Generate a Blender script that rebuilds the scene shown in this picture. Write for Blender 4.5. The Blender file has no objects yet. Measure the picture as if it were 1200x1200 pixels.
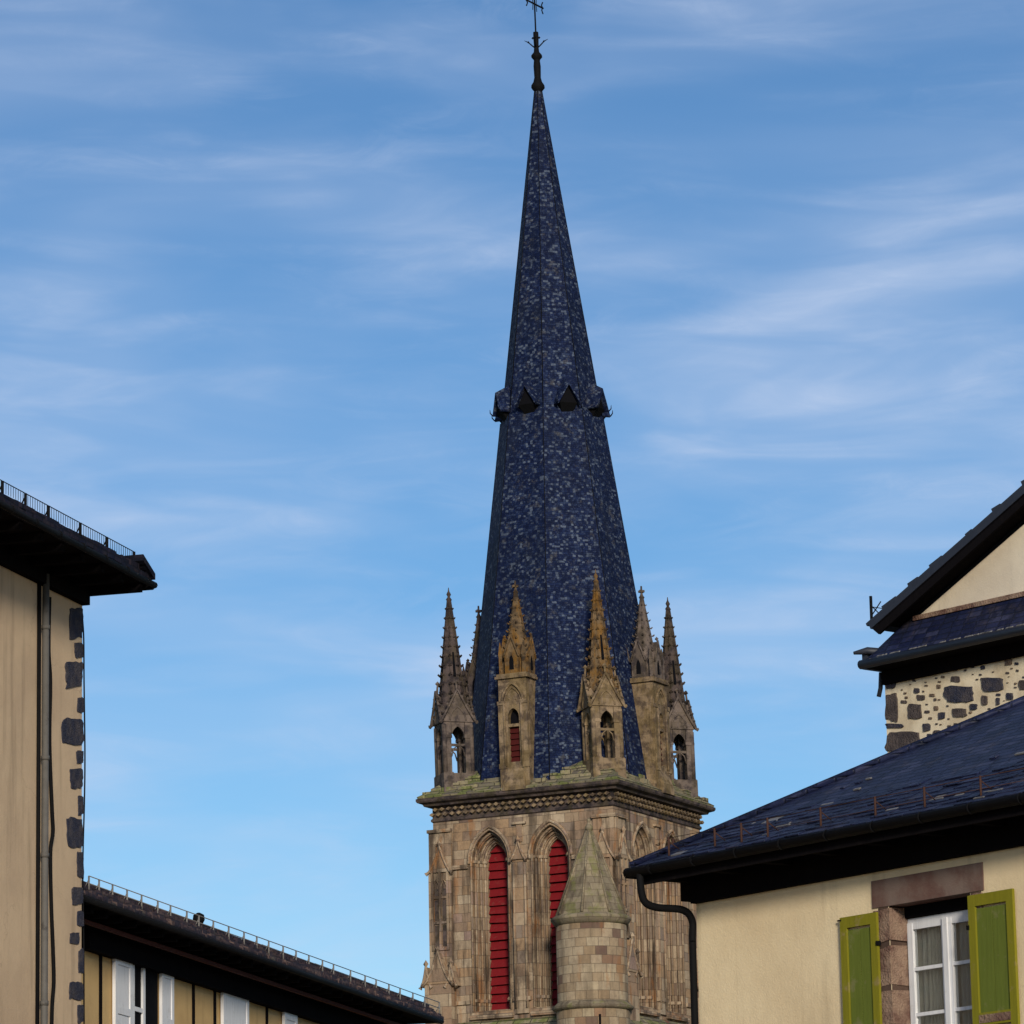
import bpy, math, random
from mathutils import Vector, Matrix, noise
from mathutils.geometry import tessellate_polygon
random.seed(7)
S = bpy.context.scene
COL = S.collection
PI = math.pi
R = math.radians

# ------------------------------------------------------------------ camera
FPX, PITCH, ROLL = 5000.0, R(12.5), 0.02
CAM = Vector((0, 0, 1.6))
_r = Vector((1, 0, 0)); _f = Vector((0, math.cos(PITCH), math.sin(PITCH))); _u = Vector((0, -math.sin(PITCH), math.cos(PITCH)))
CR = _r * math.cos(ROLL) - _u * math.sin(ROLL)
CU = _r * math.sin(ROLL) + _u * math.cos(ROLL)
cd = bpy.data.cameras.new('camera'); cam = bpy.data.objects.new('camera', cd); COL.objects.link(cam)
cd.sensor_width = 36; cd.lens = 36 * FPX / 1200; cd.clip_start = 0.5; cd.clip_end = 6000
cam.matrix_world = Matrix(((CR.x, CU.x, -_f.x, CAM.x), (CR.y, CU.y, -_f.y, CAM.y), (CR.z, CU.z, -_f.z, CAM.z), (0, 0, 0, 1)))
S.camera = cam
S.render.resolution_x = 1024; S.render.resolution_y = 1024

def ray(u, v): return _f + CR * ((u - 600) / FPX) + CU * ((600 - v) / FPX)
def atY(u, v, Y): d = ray(u, v); return CAM + d * (Y / d.y)
def onz(u, v, z): d = ray(u, v); return CAM + d * ((z - CAM.z) / d.z)
def onpl(u, v, P, n): d = ray(u, v); return CAM + d * ((P - CAM).dot(n) / d.dot(n))
def px(P):
    q = P - CAM; k = q.dot(_f); return (600 + FPX * q.dot(CR) / k, 600 - FPX * q.dot(CU) / k)

# ------------------------------------------------------------------ sky, sun, exposure
SUN_EL, SUN_AZ = R(17), R(172)          # azimuth clockwise from +Y (north): low, behind the camera
W = bpy.data.worlds.new('World'); S.world = W; W.use_nodes = True
wn, wl = W.node_tree.nodes, W.node_tree.links; wn.clear()
wo = wn.new('ShaderNodeOutputWorld'); wb = wn.new('ShaderNodeBackground'); wl.new(wb.outputs[0], wo.inputs[0])
sky = wn.new('ShaderNodeTexSky'); sky.sky_type = 'NISHITA'; sky.sun_disc = False
sky.sun_elevation = SUN_EL; sky.sun_rotation = SUN_AZ; sky.altitude = 900; sky.air_density = 1.0; sky.dust_density = 0.4; sky.ozone_density = 2.5
hs = wn.new('ShaderNodeHueSaturation'); hs.inputs['Saturation'].default_value = 1.15; hs.inputs['Value'].default_value = 0.61; hs.inputs['Hue'].default_value = 0.4985
gm = wn.new('ShaderNodeGamma'); gm.inputs[1].default_value = 1.25; wl.new(sky.outputs[0], gm.inputs[0]); wl.new(gm.outputs[0], hs.inputs['Color'])
tc = wn.new('ShaderNodeTexCoord'); sh_ = wn.new('ShaderNodeVectorMath'); sh_.inputs[1].default_value = (-0.01, 0, 0.032); wl.new(tc.outputs['Generated'], sh_.inputs[0])
def wmap(rot, sc, loc=(0, 0, 0)):
    m = wn.new('ShaderNodeMapping'); m.inputs['Location'].default_value = loc; m.inputs['Rotation'].default_value = rot; m.inputs['Scale'].default_value = sc
    wl.new(sh_.outputs[0], m.inputs[0]); return m.outputs[0]
def wnoise(vec, sc, det, rough, dist):
    t = wn.new('ShaderNodeTexNoise'); wl.new(vec, t.inputs['Vector'])
    for k, v in (('Scale', sc), ('Detail', det), ('Roughness', rough), ('Distortion', dist)): t.inputs[k].default_value = v
    return t.outputs['Fac']
def wramp(x, a, b):
    m = wn.new('ShaderNodeMapRange'); m.interpolation_type = 'SMOOTHSTEP'; wl.new(x, m.inputs[0])
    m.inputs[1].default_value = a; m.inputs[2].default_value = b; return m.outputs[0]
def wmath(op, a, b):
    m = wn.new('ShaderNodeMath'); m.operation = op
    for i, x in enumerate((a, b)):
        if isinstance(x, (int, float)): m.inputs[i].default_value = x
        else: wl.new(x, m.inputs[i])
    return m.outputs[0]
CLOUD = (10.95, 4.65, 7.05)
c1 = wramp(wnoise(wmap((0, R(4), 0), (1, 1, 3.4), CLOUD), 7.0, 3, 0.45, 0.4), 0.34, 0.72)       # broad veils
c2 = wramp(wnoise(wmap((0, R(5), 0), (1, 1, 5.5), CLOUD), 14.0, 3.5, 0.5, 0.9), 0.30, 0.80)     # bands
c3 = wramp(wnoise(wmap((0, R(-12), 0), (1, 1, 3.6), CLOUD), 34.0, 7, 0.68, 1.4), 0.34, 0.80)    # wisps
cl = wmath('MULTIPLY', c1, wmath('ADD', 0.38, wmath('MULTIPLY', c2, 0.62)))
cl = wmath('ADD', cl, wmath('MULTIPLY', wmath('MULTIPLY', c2, c3), 0.30))
cl = wmath('MINIMUM', wmath('ADD', 0.08, wmath('MULTIPLY', cl, 0.58)), 0.75)
mx = wn.new('ShaderNodeMix'); mx.data_type = 'RGBA'
wl.new(cl, mx.inputs[0]); wl.new(hs.outputs[0], mx.inputs[6])
mx.inputs[7].default_value = (5.35, 6.2, 7.9, 1)
wl.new(mx.outputs[2], wb.inputs['Color']); wb.inputs['Strength'].default_value = 0.11
sd = bpy.data.lights.new('sun', 'SUN'); sd.energy = 3.3; sd.angle = R(9); sd.color = (1.0, 0.90, 0.74)
so = bpy.data.objects.new('sun', sd); COL.objects.link(so)
sdir = Vector((math.sin(SUN_AZ) * math.cos(SUN_EL), math.cos(SUN_AZ) * math.cos(SUN_EL), math.sin(SUN_EL)))
so.rotation_euler = sdir.to_track_quat('Z', 'Y').to_euler(); so.location = (0, -30, 60)
S.view_settings.view_transform = 'Standard'; S.view_settings.look = 'None'; S.view_settings.exposure = 0.0; S.view_settings.gamma = 1.0
S.render.engine = 'CYCLES'

# ------------------------------------------------------------------ node helpers
class N:
    def __init__(s, name):
        s.m = bpy.data.materials.new(name); s.m.use_nodes = True; s.t = s.m.node_tree; s.b = s.t.nodes['Principled BSDF']
    def new(s, k): return s.t.nodes.new('ShaderNode' + k)
    def put(s, sock, v):
        if v is None: return
        if hasattr(v, 'is_linked'): s.t.links.new(v, sock)
        else:
            if isinstance(v, (tuple, list)) and len(v) == 3 and sock.type == 'RGBA': v = (*v, 1)
            sock.default_value = v
    def math(s, op, a, b=0.0):
        n = s.new('Math'); n.operation = op; s.put(n.inputs[0], a); s.put(n.inputs[1], b); return n.outputs[0]
    def mix(s, f, a, b, mode='MIX'):
        n = s.new('Mix'); n.data_type = 'RGBA'; n.blend_type = mode; s.put(n.inputs[0], f); s.put(n.inputs[6], a); s.put(n.inputs[7], b); return n.outputs[2]
    def uv(s): return s.new('UVMap').outputs[0]
    def pos(s): return s.new('NewGeometry').outputs['Position']
    def map(s, v, sc=(1, 1, 1), loc=(0, 0, 0)):
        n = s.new('Mapping'); s.put(n.inputs[0], v); n.inputs['Scale'].default_value = sc; n.inputs['Location'].default_value = loc; return n.outputs[0]
    def noise(s, v, sc, det=4, ro=0.55, dist=0.0):
        n = s.new('TexNoise'); s.put(n.inputs['Vector'], v); n.inputs['Scale'].default_value = sc; n.inputs['Detail'].default_value = det
        n.inputs['Roughness'].default_value = ro; n.inputs['Distortion'].default_value = dist; return n.outputs['Fac']
    def step(s, x, a, b, lo=0.0, hi=1.0):
        n = s.new('MapRange'); n.interpolation_type = 'SMOOTHSTEP'; s.put(n.inputs[0], x)
        n.inputs[1].default_value = a; n.inputs[2].default_value = b; n.inputs[3].default_value = lo; n.inputs[4].default_value = hi; return n.outputs[0]
    def ramp(s, x, stops, const=False):
        n = s.new('ValToRGB'); s.put(n.inputs[0], x); e = n.color_ramp.elements
        if const: n.color_ramp.interpolation = 'CONSTANT'
        while len(e) < len(stops): e.new(0.5)
        for i, (p, c) in enumerate(stops): e[i].position = p; e[i].color = (*c, 1)
        return n.outputs[0]
    def blocks(s, w, h, seed=0.0, joint=0.012, warp=0.0):
        uv = s.uv()
        if warp:
            nz = s.new('TexNoise'); s.put(nz.inputs['Vector'], uv); nz.inputs['Scale'].default_value = 2.5
            vm = s.new('VectorMath'); vm.operation = 'MULTIPLY_ADD'; s.put(vm.inputs[0], nz.outputs['Color']); vm.inputs[1].default_value = (warp, warp, 0); s.put(vm.inputs[2], uv); uv = vm.outputs[0]
        sp = s.new('SeparateXYZ'); s.put(sp.inputs[0], uv)
        rv = s.math('DIVIDE', sp.outputs[1], h); row = s.math('FLOOR', rv)
        wr = s.new('TexWhiteNoise'); wr.noise_dimensions = '1D'; s.put(wr.inputs['W'], s.math('ADD', row, seed + 0.5))
        cu = s.math('ADD', s.math('DIVIDE', sp.outputs[0], w), s.math('MULTIPLY', wr.outputs['Value'], 7.0))
        col = s.math('FLOOR', cu)
        cb = s.new('CombineXYZ'); s.put(cb.inputs[0], col); s.put(cb.inputs[1], row); cb.inputs[2].default_value = seed + 0.5
        wn_ = s.new('TexWhiteNoise'); s.put(wn_.inputs['Vector'], cb.outputs[0])
        fu = s.math('FRACT', cu); fv = s.math('FRACT', rv)
        eu = s.math('MULTIPLY', s.math('MINIMUM', fu, s.math('SUBTRACT', 1.0, fu)), w)
        ev = s.math('MULTIPLY', s.math('MINIMUM', fv, s.math('SUBTRACT', 1.0, fv)), h)
        edge = s.step(s.math('MINIMUM', eu, ev), 0.0, joint)
        return wn_.outputs['Value'], edge, fv
    def done(s, col, rough=0.85, bump=None, bs=0.3, bd=0.02, spec=0.3, metal=0.0):
        s.put(s.b.inputs['Base Color'], col); s.put(s.b.inputs['Roughness'], rough)
        s.b.inputs['Specular IOR Level'].default_value = spec; s.b.inputs['Metallic'].default_value = metal
        if bump is not None:
            b = s.new('Bump'); b.inputs['Strength'].default_value = bs; b.inputs['Distance'].default_value = bd
            s.put(b.inputs['Height'], bump); s.t.links.new(b.outputs[0], s.b.inputs['Normal'])
        return s.m

def m_ashlar(name, tones, w=0.62, h=0.31, seed=0.0, dirt=0.5, moss=0.0, rust=0.0):
    n = N(name); rnd, edge, fv = n.blocks(w, h, seed, 0.016, 0.02); p = n.pos()
    c = n.ramp(rnd, tones, True)
    c = n.mix(n.step(n.noise(p, 6, 5, 0.65), 0.35, 0.7, 0.0, 0.35), c, (0.13, 0.095, 0.062))
    c = n.mix(0.25, c, n.ramp(n.noise(p, 0.9, 3), [(0.3, (0.15, 0.11, 0.085)), (0.5, (0.3, 0.225, 0.15)), (0.7, (0.36, 0.27, 0.18))]))
    st = n.noise(n.map(p, (1.6, 1.6, 0.16)), 1.5, 5, 0.6)
    c = n.mix(n.step(st, 0.48, 0.66, 0.0, dirt), c, (0.045, 0.032, 0.024)); c = n.mix(n.step(n.noise(n.map(p, (1, 1, .6), (7, 1, 3)), 0.55, 6, 0.7), 0.52, 0.64, 0.0, dirt * .7), c, (0.06, 0.043, 0.034))
    if rust: c = n.mix(n.step(n.noise(n.map(p, (1.5, 1.5, 0.35), (5, 3, 1)), 1.3, 5, 0.6), 0.55, 0.68, 0.0, rust), c, (0.27, 0.105, 0.025))
    if moss: c = n.mix(n.step(n.noise(p, 2.2, 5, 0.6), 0.50, 0.66, 0.0, moss), c, (0.13, 0.135, 0.035))
    c = n.mix(n.math('MULTIPLY', n.math('SUBTRACT', 1.0, edge), 0.8), c, (0.085, 0.062, 0.045))
    hgt = n.math('ADD', n.math('MULTIPLY', edge, 0.6), n.math('MULTIPLY', n.noise(p, 14, 4), 0.8))
    return n.done(c, 0.9, hgt, 0.55, 0.03, 0.15)

T_TOWER = [(0.0, (0.32, 0.225, 0.15)), (0.14, (0.40, 0.30, 0.205)), (0.28, (0.25, 0.165, 0.115)), (0.42, (0.36, 0.27, 0.185)), (0.54, (0.31, 0.195, 0.125)),
           (0.66, (0.22, 0.165, 0.135)), (0.76, (0.46, 0.36, 0.255)), (0.86, (0.35, 0.22, 0.125)), (0.93, (0.30, 0.20, 0.17)), (0.972, (0.15, 0.095, 0.075))]
M = {}
M['tower'] = m_ashlar('tower sandstone', T_TOWER, 0.62, 0.36, dirt=0.8, rust=0.5)
M['turret'] = m_ashlar('turret sandstone', [(0, (0.36, 0.285, 0.19)), (0.2, (0.30, 0.22, 0.135)), (0.4, (0.40, 0.32, 0.21)), (0.6, (0.27, 0.185, 0.105)), (0.72, (0.38, 0.29, 0.19)), (0.88, (0.24, 0.13, 0.075)), (0.96, (0.10, 0.05, 0.04))], 0.46, 0.34, 3.0, 0.35, rust=0.35)
M['mould'] = m_ashlar('moulded sandstone', T_TOWER, 1.4, 0.5, 5.0, 0.9, rust=0.6)
M['cone'] = m_ashlar('lichened cone stone', [(0, (0.20, 0.17, 0.115)), (0.4, (0.25, 0.21, 0.14)), (0.75, (0.17, 0.145, 0.10))], 0.6, 0.28, 9.0, 0.6, moss=0.6)
def m_cap():
    n = N('mossy cap stone'); rnd, edge, fv = n.blocks(0.75, 0.26, 2.0, 0.03, 0.05); p = n.pos()
    c = n.ramp(rnd, [(0, (0.22, 0.185, 0.12)), (0.35, (0.16, 0.14, 0.10)), (0.6, (0.26, 0.22, 0.14)), (0.85, (0.13, 0.11, 0.09))], True)
    c = n.mix(n.step(n.noise(p, 1.4, 5, 0.65), 0.47, 0.60, 0.0, 0.85), c, (0.13, 0.15, 0.045))
    c = n.mix(n.step(n.noise(p, 3.1, 4, 0.6), 0.58, 0.68, 0.0, 0.7), c, (0.34, 0.30, 0.14))
    c = n.mix(n.step(n.noise(n.map(p, (1, 1, 1), (9, 2, 4)), 1.1, 3), 0.66, 0.72, 0.0, 0.8), c, (0.20, 0.06, 0.05))
    c = n.mix(n.math('SUBTRACT', 1.0, edge), c, (0.05, 0.045, 0.03))
    return n.done(c, 0.95, n.math('ADD', edge, n.noise(p, 9, 4)), 0.7, 0.05, 0.1)
M['cap'] = m_cap()
def m_pin(name, base, dark, lich, lamt, damt):
    n = N(name); rnd, edge, fv = n.blocks(0.7, 0.4, 4.0, 0.015, 0.02); p = n.pos()
    c = n.ramp(rnd, [(0, base), (0.4, tuple(x * 0.8 for x in base)), (0.7, tuple(x * 1.18 for x in base))], True)
    c = n.mix(n.step(n.noise(p, 2.6, 5, 0.65), 0.42, 0.62, 0.0, damt), c, dark)
    c = n.mix(n.step(n.noise(n.map(p, (1, 1, .5), (3, 8, 2)), 2.3, 5, 0.65), 0.44, 0.60, 0.0, lamt), c, lich)
    c = n.mix(n.math('MULTIPLY', n.math('SUBTRACT', 1.0, edge), 0.4), c, (0.08, 0.06, 0.04))
    return n.done(c, 0.92, n.noise(p, 12, 4), 0.6, 0.03, 0.12)
M['pin'] = m_pin('weathered pinnacle stone', (0.23, 0.165, 0.105), (0.045, 0.032, 0.027), (0.16, 0.11, 0.04), 0.45, 0.8)
M['pingrey'] = m_pin('greyed pinnacle stone', (0.135, 0.105, 0.090), (0.034, 0.028, 0.031), (0.09, 0.07, 0.04), 0.35, 0.9)
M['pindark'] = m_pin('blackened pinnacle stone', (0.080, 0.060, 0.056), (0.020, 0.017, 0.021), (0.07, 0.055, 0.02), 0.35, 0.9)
M['pinlich'] = m_pin('orange lichen stone', (0.15, 0.10, 0.055), (0.028, 0.021, 0.017), (0.20, 0.095, 0.015), 0.65, 0.95)

def m_slate(name, stops, w, h, joint, warp, spec, rough=0.55, lichen=None, lich_amt=0.0, tint=None):
    n = N(name); rnd, edge, fv = n.blocks(w, h, 1.0, joint, warp); p = n.pos()
    c = n.ramp(rnd, stops, True)
    c = n.mix(n.step(n.noise(p, 0.7, 4, 0.6), 0.35, 0.7, 0.0, 0.5), c, tint or (0.012, 0.018, 0.045))
    c = n.mix(n.step(n.noise(p, 9.0, 4, 0.8), 0.52, 0.70, 0.0, 0.6), c, stops[-1][1]); c = n.mix(n.step(n.noise(n.map(p, (1, 1, 1), (4, 4, 4)), 3.2, 5, 0.75), 0.46, 0.62, 0.0, 0.85), c, tint or (0.004, 0.007, 0.024)); c = n.mix(n.step(n.noise(n.map(p, (1.2, 1.2, .12), (2, 7, 1)), 1.6, 5, 0.65), 0.54, 0.70, 0.0, 0.5), c, (0.012, 0.016, 0.032))
    if lichen: c = n.mix(n.step(n.noise(p, 2.4, 5, 0.7), 0.56, 0.68, 0.0, lich_amt), c, lichen)
    c = n.mix(n.math('MULTIPLY', n.math('SUBTRACT', 1.0, edge), 0.75), c, (0.006, 0.008, 0.015))
    hgt = n.math('ADD', n.math('MULTIPLY', edge, 0.5), n.math('ADD', n.math('MULTIPLY', n.math('SUBTRACT', 1.0, fv), 1.0), n.math('MULTIPLY', rnd, 0.5)))
    return n.done(c, rough, hgt, 0.6, 0.02, spec)
M['spire'] = m_slate('spire slate', [(0, (0.004, 0.010, 0.044)), (0.25, (0.008, 0.017, 0.062)), (0.5, (0.003, 0.007, 0.034)), (0.66, (0.019, 0.032, 0.080)), (0.84, (0.085, 0.108, 0.158))], 0.115, 0.095, 0.008, 0.16, 0.12, 0.75, (0.13, 0.125, 0.11), 0.35, (0.002, 0.006, 0.028))
M['slate'] = m_slate('house slate', [(0, (0.010, 0.014, 0.048)), (0.35, (0.016, 0.021, 0.062)), (0.65, (0.007, 0.010, 0.038)), (0.85, (0.036, 0.040, 0.085))], 0.22, 0.10, 0.016, 0.03, 0.2, 0.55, (0.10, 0.075, 0.06), 0.25)
M['lauzedark'] = m_slate('black stone tile', [(0, (0.012, 0.010, 0.016)), (0.3, (0.02, 0.014, 0.018)), (0.6, (0.008, 0.008, 0.014)), (0.85, (0.03, 0.022, 0.022))], 0.22, 0.12, 0.03, 0.03, 0.1, 0.9)
M['lauze'] = m_slate('brown stone tile', [(0, (0.055, 0.035, 0.04)), (0.3, (0.09, 0.055, 0.05)), (0.6, (0.03, 0.022, 0.032)), (0.85, (0.12, 0.08, 0.07))], 0.22, 0.12, 0.03, 0.03, 0.2, 0.8, (0.16, 0.13, 0.09), 0.5, (0.03, 0.02, 0.03))

def m_plaster(name, base, stain, amt, scale=1.0, streak=0.3, crack=0.0, rgh=0.35):
    n = N(name); p = n.pos()
    c = n.mix(n.step(n.noise(p, 0.8 * scale, 5, 0.6), 0.35, 0.7, 0.0, amt), base, stain)
    c = n.mix(n.step(n.noise(p, 7, 6, 0.7), 0.45, 0.75, 0.0, 0.22), c, tuple(x * 0.7 for x in base))
    c = n.mix(n.step(n.noise(n.map(p, (1.3, 1.3, 0.1)), 3.0, 5, 0.6), 0.52, 0.72, 0.0, streak), c, tuple(x * 0.55 for x in stain))
    if crack:
        vo = n.new('TexVoronoi'); vo.feature = 'DISTANCE_TO_EDGE'; vo.inputs['Scale'].default_value = 0.55; 
        nz = n.new('TexNoise'); n.put(nz.inputs['Vector'], p); nz.inputs['Scale'].default_value = 2.2; nz.inputs['Detail'].default_value = 6
        vm = n.new('VectorMath'); vm.operation = 'MULTIPLY_ADD'; n.put(vm.inputs[0], nz.outputs['Color']); vm.inputs[1].default_value = (.7, .7, .7); n.put(vm.inputs[2], p); n.put(vo.inputs['Vector'], vm.outputs[0])
        ck = n.math('MULTIPLY', n.step(vo.outputs['Distance'], 0.004, 0.0005), n.step(n.noise(n.map(p, loc=(3, 3, 3)), 0.7, 3), 0.48, 0.60))
        c = n.mix(n.math('MULTIPLY', ck, crack), c, tuple(x * 0.3 for x in base))
        c = n.mix(n.step(n.noise(n.map(p, (1, 1, .5), (8, 5, 2)), 0.55, 6, 0.65), 0.53, 0.60, 0.0, 0.30), c, tuple(x * 0.72 for x in stain))
    return n.done(c, 0.93, n.math('ADD', n.noise(p, 3, 4), n.math('MULTIPLY', n.noise(p, 45, 4), 0.5)), rgh, 0.02 if rgh < .6 else 0.06, 0.12)
M['cream'] = m_plaster('cream lime render', (0.78, 0.64, 0.42), (0.65, 0.50, 0.31), 0.6, 1.0, 0.35, 0.10)
M['beige'] = m_plaster('beige render', (0.62, 0.46, 0.30), (0.48, 0.345, 0.23), 0.7, 0.9, 0.45, 0.25)
M['yellow'] = m_plaster('ochre render', (0.60, 0.41, 0.19), (0.44, 0.28, 0.12), 0.6, 1.2, 0.3)
M['gable'] = m_plaster('pale gable render', (0.78, 0.69, 0.55), (0.55, 0.46, 0.36), 0.7, 0.7, 0.35)
M['mortar'] = m_plaster('pale lime mortar', (0.74, 0.64, 0.47), (0.48, 0.38, 0.25), 0.8, 2.5, 0.35)
M['basalt'] = m_plaster('dark basalt', (0.034, 0.037, 0.060), (0.10, 0.085, 0.085), 0.7, 9.0, 0.2, 0, 0.95)
M['basalt2'] = m_plaster('grey brown lava stone', (0.105, 0.085, 0.080), (0.05, 0.042, 0.045), 0.9, 8.0, 0.2, 0, 0.95)
M['mortarbrown'] = m_plaster('dark earth mortar', (0.10, 0.065, 0.05), (0.05, 0.03, 0.025), 0.7, 5.0, 0.3)
M['fieldstone'] = m_plaster('brown field stone', (0.20, 0.145, 0.105), (0.11, 0.08, 0.065), 0.9, 7.0, 0.2, 0, 0.95)
M['lintel'] = m_plaster('red brown volcanic stone', (0.185, 0.135, 0.115), (0.12, 0.06, 0.05), 0.9, 4.0, 0.3)
M['jamb'] = m_plaster('pink brown dressed stone', (0.30, 0.205, 0.15), (0.12, 0.06, 0.05), 0.95, 6.0, 0.35, 0, 0.9)
def m_paint(name, base, worn, amt, rough=0.6, grain=True, spec=0.2):
    n = N(name); p = n.pos()
    g = n.noise(n.map(p, (9, 9, 0.7)), 4, 4) if grain else n.noise(p, 9, 4)
    c = n.mix(n.step(g, 0.4, 0.75, 0.0, 0.35), base, tuple(x * 0.6 for x in base))
    c = n.mix(n.step(n.noise(p, 5, 6, 0.7), 0.55, 0.68, 0.0, amt), c, worn)
    return n.done(c, rough, g, 0.25, 0.01, spec)
M['red'] = m_paint('red louvre paint', (0.17, 0.007, 0.010), (0.16, 0.035, 0.028), 0.7, 0.65)
M['reddark'] = m_paint('old red paint', (0.06, 0.006, 0.005), (0.03, 0.008, 0.006), 0.5, 0.75)
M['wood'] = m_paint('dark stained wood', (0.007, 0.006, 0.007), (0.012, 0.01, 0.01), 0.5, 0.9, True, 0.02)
M['redwood'] = m_paint('oxblood painted board', (0.075, 0.018, 0.014), (0.03, 0.012, 0.01), 0.5, 0.8)
M['white'] = m_paint('white shutter paint', (0.72, 0.72, 0.74), (0.45, 0.42, 0.38), 0.4, 0.5)
M['olive'] = m_paint('olive frame paint', (0.20, 0.185, 0.012), (0.27, 0.20, 0.10), 0.75, 0.75)
M['green'] = m_paint('green panel paint', (0.115, 0.145, 0.022), (0.19, 0.18, 0.08), 0.7, 0.75)
M['metal'] = m_paint('dark zinc', (0.022, 0.026, 0.040), (0.035, 0.036, 0.045), 0.5, 0.55, False, 0.4)
M['black'] = m_paint('black iron', (0.005, 0.005, 0.006), (0.010, 0.009, 0.009), 0.4, 0.75, False, 0.1)
M['zinc'] = m_paint('grey zinc pipe', (0.17, 0.16, 0.15), (0.09, 0.08, 0.075), 0.7, 0.5, False, 0.4)
M['pipe'] = m_paint('weathered lead pipe', (0.115, 0.108, 0.10), (0.05, 0.046, 0.045), 0.8, 0.7, False, 0.2)
M['rust'] = m_paint('rusty iron', (0.06, 0.028, 0.020), (0.03, 0.02, 0.02), 0.6, 0.85, False, 0.2)
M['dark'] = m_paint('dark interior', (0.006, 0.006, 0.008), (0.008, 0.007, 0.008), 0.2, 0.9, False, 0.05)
M['curtain'] = m_paint('grey net curtain', (0.32, 0.32, 0.28), (0.22, 0.22, 0.19), 0.4, 0.9)
n = N('window glass'); n.b.inputs['Transmission Weight'].default_value = 1.0; n.b.inputs['IOR'].default_value = 1.45
M['glass'] = n.done((0.93, 0.95, 0.95), 0.03, spec=0.5)
def m_ground(name, base):
    n = N(name); p = n.pos(); c = n.mix(n.step(n.noise(p, 0.6, 6, 0.65), 0.35, 0.7), base, tuple(x * 1.6 for x in base))
    return n.done(c, 0.9, n.noise(p, 30, 4), 0.4, 0.02)
M['ground'] = m_ground('earth and grass', (0.055, 0.062, 0.03)); M['asphalt'] = m_ground('asphalt', (0.045, 0.044, 0.043)); M['paving'] = m_ground('stone paving', (0.16, 0.14, 0.12))

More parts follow.
